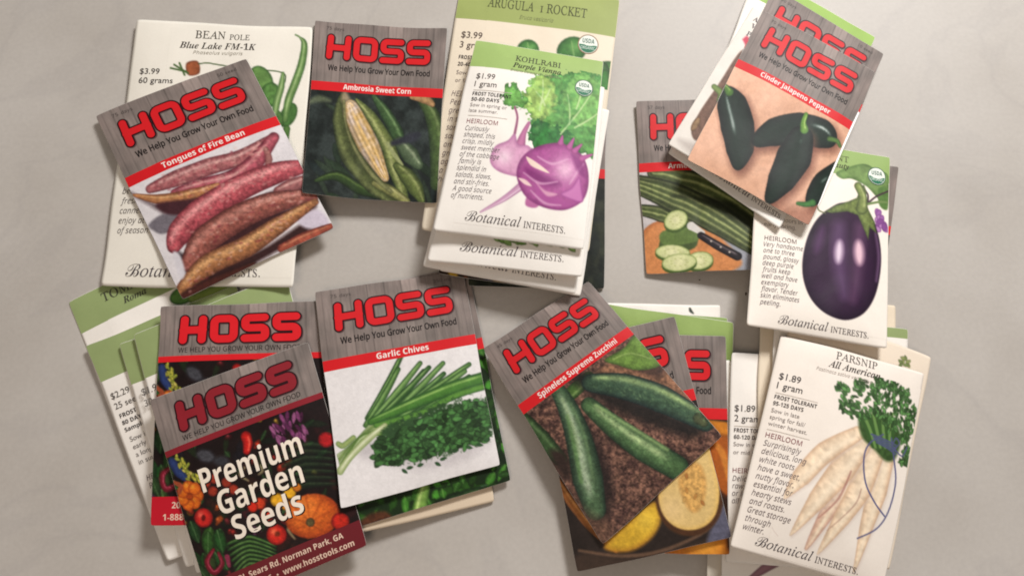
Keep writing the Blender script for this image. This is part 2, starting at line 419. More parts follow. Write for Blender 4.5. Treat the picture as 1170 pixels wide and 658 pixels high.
# ------------------------------------------------------------------ printed wood header packets
def rrect(x0, y0, x1, y1, r):
    o = []
    for cx, cy, a0 in ((x1 - r, y0 + r, -90), (x1 - r, y1 - r, 0), (x0 + r, y1 - r, 90), (x0 + r, y0 + r, 180)):
        for k in range(5):
            a = math.radians(a0 + k * 22.5); o.append((cx + r * math.cos(a), cy + r * math.sin(a)))
    return o
def logo_lines(x0, x1, y0, y1, sw):
    gap = (x1 - x0) / 4; w = gap - sw - .1; h = y1 - y0 - sw; L = []
    ax = x0 + sw / 2; ay = y0 + sw / 2
    L += [([(ax + .6, ay), (ax, ay + h)], False), ([(ax + w, ay), (ax + w - .4, ay + h)], False), ([(ax, ay + h * .52), (ax + w, ay + h * .52)], False)]
    ox = ax + gap; L.append((rrect(ox, ay, ox + w, ay + h, 3.2), True))
    for q in (2, 3):
        sx = ax + gap * q; r = 2.6; m = ay + h / 2
        p = [(sx + w - .3, ay)]
        for k in range(5): a = math.radians(-90 - k * 22.5); p.append((sx + r + r * math.cos(a), ay + r + r * math.sin(a)))
        for k in range(5): a = math.radians(180 - k * 22.5); p.append((sx + r + r * math.cos(a), m - r + r * math.sin(a)))
        for k in range(5): a = math.radians(-90 + k * 22.5); p.append((sx + w - r + r * math.cos(a), m + r + r * math.sin(a)))
        for k in range(5): a = math.radians(k * 22.5); p.append((sx + w - r + r * math.cos(a), ay + h - r + r * math.sin(a)))
        p.append((sx - .2, ay + h)); L.append((p, False))
    return L

def wood(cv):
    X, Y = cv.X, cv.Y
    pl = np.floor((X + 2 * vn(0 * X, 0 * Y + 3, 1)) / 11.5); fx = (X + 2) / 11.5; fx = fx - np.floor(fx)
    tone = .90 + .17 * _h(np.floor((X + 2) / 11.5), 0 * X, 5)
    st = fbm(X * .75, Y * .07 + 3, 21, 4); st2 = fbm(X * 2.2, Y * .12, 43, 3); big = fbm(X * .05, Y * .07, 71, 2)
    v = tone * (.84 + .22 * st + .12 * st2) * (.84 + .34 * big)
    v *= 1 - .12 * np.exp(-((fx - .5) / .02) ** 2) * (fx > 0) - .24 * np.exp(-(np.minimum(fx, 1 - fx) / .028) ** 2)
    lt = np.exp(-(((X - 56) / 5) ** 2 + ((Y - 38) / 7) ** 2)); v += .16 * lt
    base = np.stack([v * 128, v * 117, v * 112], -1) / 255
    base[..., 0] += .02 * (big - .5); cv.c[:] = np.clip(base, 0, 1)

RED = (205, 36, 40); DARKRED = (40, 10, 16)
def hoss(quad, label, title, picture, weight='', seed=1, red=(206, 30, 36), weight2=None, premium=False, amb=None, puff=1.1, wob=.45, footer=None, titlex=50, band=(47.2, 54.2), bow=0, res=.55, dim=1.0, tw=None, dull=None, gam=1.22, logo_red=None):
    k = Packet(quad, label, 'wood print seed packets', 136, puff=puff * 1.2, paper=(186, 180, 174), seed=seed, wob=wob * 2.0, mat=M_GLOSS)
    b0, b1 = band
    def wd(cv):
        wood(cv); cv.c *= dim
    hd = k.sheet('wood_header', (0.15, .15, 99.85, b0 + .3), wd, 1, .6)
    def pict(cv):
        picture(cv); cv.grain(.13, .9, seed + 60); cv.grain(.12, .22, seed + 61); cv.c[:] = np.clip(cv.c, 0, 1) ** gam
    pic = k.sheet('picture', (.15, b1 - .3, 99.85, 135.85), pict, 1, res, amb=amb)
    bd = k.flat('title_band', (.1, b0, 99.9, b1), red, 2, bow=bow)
    lr = logo_red or red
    if premium: LB = (12, 88, 6.5, 27.2); sw = 6.9; sy, ss = 32.0, 4.6
    else: LB = (9, 89.5, 9.3, 30.4); sw = 6.4; sy, ss = 38.2, 5.3
    L = logo_lines(LB[0], LB[1], LB[2], LB[3], sw)
    lg = k.stroke_shape('logo', L, sw - 1.9, lr, 5, .42, hd)
    k.stroke_shape('logo_outline', L, sw, DARKRED, 3, .42, lg)
    k.stroke_shape('logo_shadow', [([(x + .5, y + .6) for x, y in p], c) for p, c in L], sw, (92, 72, 72), 2, .5, lg)
    if premium: it = [('WE HELP YOU GROW YOUR OWN FOOD', 'medium', 13, sy, ss, 'l', 74)]
    else: it = [('We Help You Grow Your Own Food', 'med2', 12, sy, ss + .6, 'l', 77)]
    k.letters('slogan_lettering', it, (20, 15, 17), 5, hd)
    if weight:
        k.letters('days_lettering', [(weight, 'sans', 9, 6.3, 3.6, 'l', 13 if len(weight) < 8 else 15)], (84, 76, 74), 5, hd)
        if weight2: k.letters('quantity_lettering', [(weight2, 'sans', 91, 6.0, 3.6, 'r', 13)], (84, 76, 74), 5, hd)
    if title:
        k.letters('title_lettering', [(title, 'bold', titlex, b1 - 1.9 + bow, 5.4, 'c', tw)], (240, 228, 222), 5, bd)
    return k

# ------------------------------------------------------------------ cream illustrated packets
KQ = [(543, 47), (690, 71), (666, 285), (495, 263)]
KH = 142.0
_KI = np.linalg.inv(homog([(0, 0), (100, 0), (100, KH), (0, KH)], KQ))
def kp(px, py): return hap(_KI, px, py)
GREEN = (144, 160, 108); CREAM = (238, 233, 226); INK = (62, 56, 56)
def seal(k, lx, ly, r, ring=(70, 100, 80)):
    th = np.linspace(0, 2 * math.pi, 41)[:-1]
    def disc(name, r0, col, lift, parent, lo=None):
        if lo is None: P = [(lx + r0 * math.cos(t), ly + r0 * math.sin(t)) for t in th]
        else: P = [(lx + r0 * math.cos(t), ly + max(lo, r0 * math.sin(t))) for t in th if math.sin(t) * r0 >= lo - .5]
        P = np.array(P); c = P.mean(0); n = len(P); Q = 6
        V = np.vstack([c + (P - c) * (q / Q) for q in range(1, Q + 1)] + [c])
        Fc = [(i, (i + 1) % n, Q * n) for i in range(n)] + [(q * n + i, (q + 1) * n + i, (q + 1) * n + (i + 1) % n, q * n + (i + 1) % n) for q in range(Q - 1) for i in range(n)]
        return k.link(name, k.world(V[:, 0], V[:, 1], lift), Fc, C3(col), parent)
    a = disc('organic_seal', r, ring, 7, None); disc('seal_face', r * .9, (226, 232, 222), 9, a); disc('seal_field', r * .86, (44, 112, 84), 11, a, lo=r * .06)
    k.letters('seal_lettering', [('USDA', 'bold', lx, ly - r * .12, r * .62, 'c', r * 1.15)], (50, 92, 82), 12, a)
    k.letters('seal_lettering', [('ORGANIC', 'medium', lx, ly + r * .52, r * .42, 'c', r * 1.4)], (226, 236, 226), 13, a)
def maker(k, y, sc=1.0, x=None, dy=0, col=(74, 66, 70)):
    x = 19 if x is None else x
    k.letters('maker_lettering', [('Botanical', 'script', x, y, 8.6 * sc, 'l', 37 * sc), ('INTERESTS.', 'serif', x + 39.0 * sc, y + dy, 5.6 * sc, 'l', 28.5 * sc)], col, 8)
def bi(quad, label, H=KH, title=None, sub=None, latin=None, header=22.5, hcol=GREEN, art=None, price=None, frost=None, sow=None, desc=None,
       seed=1, puff=2.0, wob=.6, paper=CREAM, logo=True, bare=False, sealed=None, tx=50, seal_ring=(70, 100, 80), res=.55, descx=None, logoy=None, hl='HEIRLOOM'):
    k = Packet(quad, label, 'cream illustrated seed packets', H, puff=puff * 1.45, paper=paper, mat=M_MATTE, seed=seed, wob=wob * 2.1, edge=.36)
    if bare: return k
    def hdr(cv):
        cv.fill(hcol, .08, .05, 4)
    par = None
    if header: par = k.sheet('header_band', (.2, .2, 99.8, header), hdr, 1, 2.0)
    if art:
        box, fn = art
        def paint(cv):
            cv.fill(paper)
            if header: cv.blend((cv.Y < header).astype(float), C3(hcol))
            fn(cv)
        k.sheet('illustration', box, paint, 2, res)
    if title:
        ty = kp(614, 77)[1]
        it = [(title, 'serif', tx, ty, 6.6, 'c')]
        k.letters('title_lettering', it, (66, 66, 56), 8, par)
        if sub: k.letters('variety_lettering', [(sub, 'serifitalic', tx, ty + 6.0, 6.3, 'c')], (52, 48, 44), 8, par)
        if latin: k.letters('latin_lettering', [(latin, 'italic', tx, ty + 9.6, 2.9, 'c')], (120, 122, 98), 8, par)
    x0 = 7
    if price:
        y = header + 10 if header else 32
        k.letters('price_lettering', [(price[0], 'price', x0, y, 6.3, 'l'), (price[1], 'price', x0, y + 6.4, 6.3, 'l')], (84, 76, 74), 8)
        k.flat('rule', (x0, y + 9.2, x0 + 28, y + 9.6), (190, 182, 172), 7)
        y += 13.6
        if frost:
            k.letters('season_lettering', [(frost[0], 'heavy', x0, y, 3.9, 'l', 28), (frost[1], 'heavy', x0, y + 4.3, 3.9, 'l', 20)], (50, 44, 46), 8)
            k.letters('sowing_lettering', [(t, 'sans', x0, y + 8.7 + 4.3 * i, 4.0, 'l') for i, t in enumerate(sow)], (140, 132, 130), 8)
            k.flat('rule', (x0, y + 15.5, x0 + 28, y + 15.9), (190, 182, 172), 7)
        y += 21.4
        if desc:
            k.letters('heirloom_lettering', [(hl, 'medium', x0, y, 4.5, 'l', 22)], (130, 60, 72), 8)
            k.letters('description_lettering', [(t, 'italic', x0, y + 5.3 + 4.75 * i, 4.7, 'l') for i, t in enumerate(desc)], (112, 104, 106), 8)
    if logo: maker(k, logoy or 134.0)
    if sealed: seal(k, *sealed, ring=seal_ring)
    return k

# ------------------------------------------------------------------ the pictures printed on the packets
rnd = random.Random(5)

def p_beans(c):
    c.fill((214, 209, 212), .10, .05, 2)
    c.poly([(150, 221), (185, 236), (238, 226), (262, 214), (300, 200), (230, 240), (205, 262), (190, 246)], (60, 42, 48), blur=4)
    c.poly([(170, 257), (186, 246), (206, 247), (200, 262), (186, 268), (176, 264)], (112, 106, 114), blur=1.5)
    c.poly([(196, 284), (205, 296), (212, 312), (222, 300)], (50, 40, 45), blur=2.5)
    c.tube([(172, 217), (203, 206), (240, 193), (276, 182), (312, 160)], [5, 9.5, 10, 8.5, 6], (162, 98, 100), (106, 56, 62), (206, 160, 156), var=.5, sc=.35, seed=3)
    c.tube([(200, 222), (232, 214), (265, 207), (291, 189), (313, 158)], [4, 8, 10, 10, 6], (160, 78, 90), (96, 40, 50), (200, 140, 140), var=.5, seed=5)
    c.tube([(304, 172), (308, 184), (304, 196)], [3, 4, 2], (150, 100, 96), (110, 60, 60))
    c.tube([(153, 223), (185, 229), (222, 224), (250, 214)], [1.5, 6, 6.5, 3], (170, 116, 76), (110, 64, 46), (206, 160, 112), var=.4, seed=7)
    c.poly([(180, 234), (215, 230), (238, 228), (226, 240), (206, 247), (188, 244)], (66, 36, 42), blur=2)
    c.poly([(206, 262), (270, 238), (330, 214), (345, 214), (345, 226), (280, 246), (222, 280)], (62, 34, 40), blur=3)
    c.tube([(318, 220), (334, 213), (349, 206)], [5, 8, 6], (148, 92, 92), (96, 52, 54), (190, 146, 140), var=.4)
    c.tube([(199, 282), (207, 266), (232, 244), (276, 217), (317, 199), (344, 191)], [8, 14.5, 16, 14.5, 12.5, 8], (170, 78, 86), (104, 42, 50), (216, 146, 146), ht=-.4, hw=.3, var=.6, sc=.4, seed=11)
    c.poly([(218, 300), (236, 282), (280, 256), (350, 234), (356, 242), (300, 268), (250, 296)], (58, 32, 34), blur=3)
    c.tube([(217, 302), (234, 277), (271, 252), (312, 234), (360, 223)], [10, 15.5, 15, 13, 6], (142, 82, 72), (84, 44, 42), (186, 128, 116), ht=-.4, hw=.3, var=.55, sc=.4, seed=15)
    c.poly([(210, 330), (240, 312), (300, 286), (352, 252), (356, 262), (310, 292), (250, 322)], (52, 30, 30), blur=2.5)
    c.poly([(340, 252), (362, 240), (375, 256), (352, 262)], (196, 186, 200), blur=2)
    c.tube([(322, 285), (348, 272), (377, 259)], [5, 6.5, 3.5], (156, 78, 60), (90, 40, 36), (190, 120, 90), var=.5)
    c.tube([(207, 332), (236, 305), (281, 284), (317, 260), (360, 231)], [7, 12, 12, 10, 4], (156, 104, 66), (92, 54, 40), (204, 158, 110), ht=-.35, hw=.35, var=.6, sc=.4, seed=19)
    c.tube([(212, 338), (240, 324), (290, 303)], [5, 6, 3], (70, 34, 28), (40, 22, 22), blur=2)
    for i in range(330):
        r = random.Random(i + 700); t = r.random(); P = r.choice([[(199, 280), (232, 244), (276, 217), (330, 196)], [(220, 300), (250, 266), (312, 234), (350, 225)], [(176, 216), (240, 193), (300, 170)], [(206, 221), (265, 207), (306, 170)], [(214, 328), (260, 294), (317, 260), (352, 237)]])
        m_ = t * (len(P) - 1); k_ = int(m_); f_ = m_ - k_; x = P[k_][0] * (1 - f_) + P[min(k_ + 1, len(P) - 1)][0] * f_; y = P[k_][1] * (1 - f_) + P[min(k_ + 1, len(P) - 1)][1] * f_
        c.ell(x + r.uniform(-7, 7), y + r.uniform(-8, 8), r.uniform(1, 3), r.uniform(.6, 1.4), r.uniform(-50, 0), r.choice([(216, 170, 160), (226, 190, 176), (120, 40, 52), (196, 130, 124)]), blur=1.0, a=.42)
    c.poly([(198, 290), (206, 292), (212, 312), (206, 318)], (206, 202, 208), blur=1.5)
    c.grain(.12, .8)

def p_corn(c):
    c.fill((30, 36, 34), 0, .07, 6, (56, 64, 62))
    for i in range(26):
        r = random.Random(i); x = r.uniform(348, 500); y = r.uniform(112, 230)
        c.leaf(x, y, r.uniform(20, 46), r.uniform(5, 11), r.uniform(20, 110), r.choice([(40, 58, 38), (48, 70, 42), (38, 50, 50), (60, 76, 56), (26, 32, 32)]), a=.6, seed=i)
    c.tube([(352, 116), (364, 112), (376, 114)], [2, 4, 2], (120, 130, 100), a=.7, blur=2)
    c.tube([(426, 108), (440, 128), (452, 150), (462, 176)], [3, 7, 8, 4], (66, 92, 56), (34, 50, 34), (110, 136, 92), var=.3)
    c.tube([(481, 112), (494, 132), (500, 165), (499, 210)], [5, 9, 10, 8], (74, 94, 52), (38, 52, 34), (120, 136, 90), var=.35, seed=4)
    c.tube([(470, 109), (484, 111), (494, 118)], [3, 6, 3], (170, 136, 96), (110, 84, 60), var=.4)
    c.tube([(455, 160), (468, 176), (478, 188)], [6, 10, 5], (88, 104, 78), (50, 66, 46), (140, 152, 124), var=.3)
    c.tube([(360, 206), (384, 200), (410, 214), (440, 224)], [2, 6, 7, 3], (52, 72, 38), (28, 38, 26), (90, 112, 60))
    c.tube([(391, 108), (392, 136), (404, 174), (430, 210), (456, 230)], [4, 13, 17, 13, 4], (70, 78, 46), (34, 42, 28), (110, 118, 74), ht=.6, hw=.3, var=.4, seed=5)
    c.tube([(393, 106), (394, 112), (397, 120)], [3, 5, 4], (176, 156, 130), blur=2, a=.8)
    P = catmull([(399, 119), (405, 134), (418, 160), (430, 184), (439, 202)], 6); R = np.interp(np.linspace(0, 1, len(P)), [0, .15, .55, 1], [7, 11.5, 13, 4.5])
    d, S, T = tube_field(c.PX, c.PY, P, R); m = np.clip(.5 - d / 1.6, 0, 1)
    kn = .5 + .5 * np.cos(T * 16); tone = vn(S * 34, T * 5, 9); to2 = vn(S * 8, T * 3, 19)
    col = C3((218, 190, 150)) * (.84 + .18 * kn[..., None]); col = col + (tone[..., None] - .5) * C3((34, 40, 60)) + (to2[..., None] - .5) * C3((30, 10, -50)); col = col + np.clip(.25 - S, 0, 1)[..., None] * C3((60, 70, 100)); col = col * (1 - .35 * (np.abs(T) ** 2.5)[..., None])
    c.blend(m, np.clip(col, 0, 1))
    c.tube([(406, 112), (422, 130), (440, 160), (450, 190), (462, 226)], [1.5, 6, 8, 9, 4], (112, 122, 70), (62, 74, 42), (160, 166, 112), ht=.2, hw=.3, var=.4, sc=.5, seed=8)
    c.tube([(426, 208), (444, 216), (464, 229)], [3, 6, 4], (140, 140, 88), (84, 88, 52), (170, 168, 120), var=.4)
    c.tube([(392, 114), (394, 140), (404, 168), (424, 198), (446, 218)], [1.5, 1.5, 2, 3, 2], (122, 124, 84), (80, 84, 52), blur=1.2, var=.3)
    c.tube([(452, 188), (464, 200), (474, 214), (482, 230)], [4, 9, 9, 3], (96, 108, 60), (52, 64, 36), (140, 148, 96), var=.4, seed=9)
    c.tube([(442, 162), (450, 176), (459, 187)], [2, 2.6, 1.2], (150, 156, 110), blur=.8)
    c.ell(470, 156, 10, 6, -20, (58, 60, 70), blur=2.5, a=.8); c.tube([(448, 162), (462, 158), (478, 152)], [3, 4, 2], (50, 52, 60), blur=2)
    c.grain(.15, .7)

def p_chives(c):
    c.fill((226, 222, 222), .05, .02, 3)
    c.poly([(410, 520), (470, 536), (520, 530), (560, 506), (540, 500), (430, 500)], (188, 182, 184), blur=6, a=.7)
    G = [(56, 90, 44), (76, 112, 56), (98, 134, 74), (62, 98, 54)]
    tips = [(458, 408), (455, 422), (480, 415), (484, 424), (490, 420), (494, 428), (506, 415), (507, 427), (516, 432), (536, 416), (531, 424), (536, 430), (528, 440)]
    base = [(420, 478), (418, 486), (424, 482), (428, 488), (430, 480), (424, 494), (430, 492), (434, 490), (440, 494), (436, 484), (440, 490), (436, 498), (444, 494)]
    for i, (t, b) in enumerate(zip(tips, base)):
        c.tube([b, ((t[0] + b[0]) / 2 + 2, (t[1] + b[1]) / 2 - 1), t], [3.0, 4.0, 2.8], G[i % 4], (36, 66, 34), (132, 168, 100), ht=-.2, hw=.3, blur=.6)
    for i in range(9):
        r = random.Random(i + 40)
        c.tube([(386 + i * .6, 528 + i * 2.2 - 8), (404 + i, 508 - i * .8), (426 + i * 1.2, 484 + i * 1.4)], [1.8, 2.6, 2.4], r.choice([(136, 160, 90), (164, 180, 124), (98, 134, 62), (190, 198, 160)]), (84, 112, 56), (206, 214, 176), ht=0, hw=.35, blur=.7)
    c.tube([(424, 482), (470, 462), (514, 444), (556, 430)], [4, 6.5, 7.5, 7], (74, 122, 50), (40, 76, 36), (140, 178, 96), ht=-.4, hw=.2)
    c.tube([(430, 486), (480, 472), (520, 452), (556, 440)], [3, 4, 4, 4], (92, 140, 58), (46, 84, 40))
    c.tube([(388, 538), (400, 522), (420, 502), (440, 486)], [4.5, 4, 4.5, 3], (178, 188, 140), (120, 142, 84), (222, 226, 196), ht=-.1, hw=.3)
    c.tube([(386, 507), (392, 509), (404, 500)], [3, 3.4, 3], (150, 168, 106), (96, 122, 70))
    c.poly([(430, 508), (446, 488), (484, 470), (520, 458), (552, 460), (562, 486), (556, 500), (520, 514), (496, 520), (468, 528), (440, 520)], (48, 76, 44), blur=3, rag=10)
    for i in range(430):
        r = random.Random(i); u = r.random(); v = r.random()
        x = 428 + 134 * u; y0 = 504 - 50 * min(1, u * 1.15); y1 = 530 - 34 * max(0, u - .2)
        y = y0 + (y1 - y0) * v
        q = r.uniform(.55, 1.35)
        c.leaf(x, y, r.uniform(7, 13), r.uniform(4.5, 7), r.uniform(-80, 30), (62 * q, 102 * q, 54 * q), a=1, var=.2, seed=i)
    for x, y in ((468, 534), (480, 531), (462, 538), (500, 530), (506, 524), (556, 502), (548, 508), (520, 515), (536, 511)):
        c.leaf(x, y, 8, 4, (x * 7) % 90 - 50, (50, 84, 50))

def p_basil(c):
    c.fill((34, 56, 28), .5, .1, 4)
    for i in range(420):
        r = random.Random(i + 9); x = r.uniform(395, 592); y = r.uniform(395, 606); q = r.uniform(.55, 1.35)
        c.leaf(x, y, r.uniform(11, 24), r.uniform(6, 12), r.uniform(0, 180), (66 * q, 116 * q, 46 * q), vein=(120 * min(q, 1), 162 * min(q, 1), 88) if i % 2 else None, seed=i)
    c.tube([(476, 600), (480, 575), (486, 550)], [9, 8, 5], (138, 172, 92), (74, 110, 50), (190, 210, 140), var=.3)
    c.tube([(494, 590), (520, 575), (548, 562)], [9, 12, 6], (48, 80, 44), (28, 46, 28), (84, 116, 72), var=.5)
    c.poly([(404, 606), (420, 588), (440, 584), (446, 596)], (96, 60, 40), blur=2, var=.5)

def p_zuke(c):
    c.fill((70, 50, 46), 0, .22, 5, (124, 92, 78)); c.grain(.75, .5, 4)
    c.poly([(672, 440), (700, 412), (757, 412), (775, 425), (800, 452), (810, 470), (790, 470), (745, 450), (700, 436)], (132, 96, 74), blur=3, var=.9, sc=.3)
    c.poly([(700, 415), (745, 403), (760, 418), (752, 432), (724, 424)], (54, 38, 34), blur=3, a=.7)
    c.poly([(690, 412), (712, 398), (728, 381), (742, 398), (755, 415), (742, 422), (724, 423), (706, 418)], (104, 134, 60), edge=(66, 88, 42), ew=5, var=.3, sc=.2)
    c.line([(700, 411), (720, 404), (744, 410)], .8, (150, 172, 104), .6)
    c.tube([(672, 432), (655, 447), (640, 462)], [7, 8, 5], (74, 104, 52), (40, 62, 34), (120, 148, 88))
    c.poly([(650, 430), (690, 430), (760, 470), (800, 488), (790, 500), (740, 485), (690, 462)], (34, 30, 28), blur=6, a=.9)
    c.poly([(662, 480), (690, 520), (700, 560), (692, 594), (668, 590), (664, 540)], (40, 32, 32), blur=6, a=.85)
    c.poly([(690, 500), (730, 525), (770, 542), (788, 530), (780, 520), (740, 505)], (42, 34, 32), blur=5, a=.8)
    c.tube([(597, 478), (618, 500), (640, 524)], [8, 10, 8], (56, 82, 48), (28, 42, 28), (92, 120, 78), var=.4)
    c.poly([(628, 515), (646, 518), (652, 545), (640, 540)], (52, 40, 36), blur=4)
    c.tube([(674, 438), (712, 442), (755, 456), (806, 482)], [10, 15, 16, 11], (62, 86, 66), (26, 38, 38), (150, 174, 120), ht=-.55, hw=.24, var=.3, seed=3, ep=2.6)
    c.tube([(798, 478), (804, 483)], [7, 5], (86, 92, 62), (40, 50, 36))
    c.tube([(636, 444), (650, 470), (662, 505), (671, 545), (680, 582)], [8, 12, 15.5, 17.5, 12], (80, 106, 76), (30, 46, 38), (178, 194, 166), ht=.12, hw=.3, var=.35, seed=6, har=(.05, .92))
    c.tube([(648, 475), (656, 510), (664, 550)], [2, 2.5, 2], (96, 134, 76), a=.6, blur=1.5)
    c.tube([(672, 463), (700, 487), (735, 512), (773, 534)], [9, 12.5, 15, 14], (82, 112, 72), (36, 54, 40), (170, 192, 140), ht=-.25, hw=.28, var=.35, seed=7, har=(.03, .9))
    c.tube([(680, 463), (720, 488), (762, 514)], [1.6, 2, 2], (168, 196, 130), a=.6, blur=1.4)
    for i in range(420):
        r = random.Random(i + 900); t = r.random(); P, w_ = r.choice([([(640, 450), (662, 505), (679, 575)], 14), ([(676, 466), (735, 512), (770, 530)], 12), ([(680, 440), (755, 456), (798, 476)], 13)])
        m_ = t * 2; k_ = min(int(m_), 1); f_ = m_ - k_; x = P[k_][0] * (1 - f_) + P[k_ + 1][0] * f_ + r.uniform(-w_, w_) * .8; y = P[k_][1] * (1 - f_) + P[k_ + 1][1] * f_ + r.uniform(-w_, w_) * .5
        c.ell(x, y, r.uniform(.8, 2.2), .7, r.uniform(20, 80), r.choice([(140, 170, 120), (40, 62, 44), (110, 140, 96)]), blur=.9, a=.3)
    c.tube([(642, 456), (655, 490), (662, 520)], [1.4, 1.8, 1.4], (150, 172, 128), a=.5, blur=1.2); c.tube([(652, 462), (668, 500), (677, 545)], [1.2, 1.6, 1.4], (120, 148, 104), a=.5, blur=1.2)
    c.poly([(640, 548), (668, 580), (700, 600), (690, 624), (660, 590)], (112, 84, 66), blur=6, a=.45, var=.8, sc=.5)
    c.grain(.25, .8)

def p_squash(c):
    c.fill((44, 36, 33), .4, .06, 2)
    c.poly([(655, 660), (662, 632), (720, 636), (800, 618), (842, 612), (836, 625), (700, 655)], (64, 50, 42), blur=4)
    c.tube([(632, 540), (652, 572), (676, 602), (704, 628)], [4, 5.5, 5, 3], (166, 108, 58), (100, 62, 36), (206, 150, 90), var=.4)
    c.tube([(662, 628), (710, 634), (760, 627), (806, 606), (828, 578)], [1.5, 2, 2, 2, 1.5], (104, 80, 64), blur=1.2)
    c.poly([(808, 620), (816, 596), (828, 572), (840, 560), (846, 620), (826, 622)], (94, 94, 112), blur=2.5, var=.25)
    c.poly([(690, 624), (704, 604), (726, 588), (748, 572), (756, 588), (748, 610), (728, 626), (706, 630)], (206, 166, 52), edge=(168, 116, 40), ew=9, blur=2.2, hi=(224, 188, 70), hp=(738, 592), hr=15, var=.2)
    c.poly([(749, 566), (754, 590), (768, 606), (788, 612), (808, 606), (822, 590), (827, 566), (824, 540), (816, 515), (806, 498), (780, 512), (756, 540)], (78, 50, 32), blur=1.5)
    c.poly([(752, 566), (757, 586), (770, 600), (788, 605), (806, 600), (818, 586), (822, 564), (819, 540), (812, 515), (804, 498), (780, 512), (756, 540)], (216, 186, 124), edge=(222, 184, 104), ew=7, blur=1.1, hi=(222, 192, 136), hp=(768, 580), hr=16, var=.12)
    c.poly([(776, 548), (782, 572), (792, 584), (802, 576), (806, 552), (800, 532), (788, 530)], (208, 164, 96), edge=(194, 142, 76), ew=5, blur=3, var=.5, sc=.4)
    for i in range(7):
        r = random.Random(i); c.leaf(778 + r.uniform(0, 26), 540 + r.uniform(0, 36), 8, 4, r.uniform(50, 130), r.choice([(160, 100, 50), (214, 170, 100), (184, 128, 66)]), a=.7, seed=i)

def p_orange(c):
    c.fill((66, 42, 30), .3, .05, 2)
    c.poly([(780, 480), (835, 483), (835, 500), (815, 505)], (206, 138, 50), blur=1.5)
    c.poly([(796, 510), (838, 500), (838, 560), (822, 560)], (176, 104, 44), blur=3, edge=(110, 60, 30))
    c.poly([(814, 505), (822, 520), (832, 552), (838, 560), (838, 545), (826, 512)], (208, 140, 66), blur=1.2)
    c.poly([(700, 640), (720, 608), (780, 600), (824, 604), (831, 624), (828, 642)], (206, 132, 48), blur=2, edge=(150, 84, 34), ew=8, hi=(232, 170, 74), hp=(806, 622), hr=22)

def p_cuke(c):
    c.fill((192, 186, 186), .1, .05)
    c.poly([(730, 268), (760, 248), (820, 250), (880, 300), (890, 316), (730, 316)], (200, 134, 84), blur=1, var=.15, edge=(170, 104, 62), ew=8)
    c.poly([(825, 262), (900, 290), (900, 320), (842, 312), (850, 298)], (150, 152, 160), blur=2)
    for i, (pts, rad, s) in enumerate([([(748, 194), (800, 206), (850, 234), (880, 262)], [8, 12, 13, 8], 3), ([(726, 206), (770, 222), (820, 247), (870, 282)], [10, 17, 18, 12], 5), ([(728, 236), (756, 242), (786, 256)], [6, 9, 4], 3)]):
        c.tube(pts, rad, (78, 90, 52), (38, 44, 28), None, stripes=s, scol=(150, 158, 104), var=.35, seed=i + 3)
    c.poly([(770, 222), (830, 226), (860, 244), (866, 258), (830, 240), (790, 222)], (30, 34, 22), blur=3, a=.8)
    c.poly([(757, 270), (758, 288), (796, 282), (798, 260), (785, 250)], (72, 88, 48), blur=1)
    for cx, cy, rx, ry, ro in ((778, 266, 20, 10, -3), (770, 287, 21, 9, 3), (802, 297, 16, 11, -8), (778, 299, 21, 10.5, -5), (774, 249, 14.5, 11.5, -25)):
        if cy < 270 and cx > 776: c.poly([(758, 262), (760, 278), (798, 274), (797, 258)], (96, 118, 62), blur=1); continue
        c.ell(cx, cy + 3, rx, ry, ro, (70, 90, 44), blur=.9)
        c.ell(cx, cy, rx, ry, ro, (196, 202, 146), edge=(104, 124, 62), ew=2.6, blur=.8, hi=(214, 214, 168), hp=(cx, cy), hr=rx * .5, var=.15)
        for q in range(9): a = q * .7; c.ell(cx + rx * .45 * math.cos(a), cy + ry * .45 * math.sin(a), 1.6, .8, 0, (170, 176, 116), blur=.6, a=.6)
    c.tube([(792, 256), (805, 264)], [5, 3], (210, 206, 200), blur=.7)
    c.tube([(803, 267), (822, 279), (845, 292)], [4, 5, 5], (44, 38, 42), (20, 18, 22), (110, 100, 104), ht=-.3)
    for x, y in ((815, 274), (826, 281), (836, 287)): c.ell(x, y, 1.1, 1.1, 0, (190, 180, 170), blur=.5)

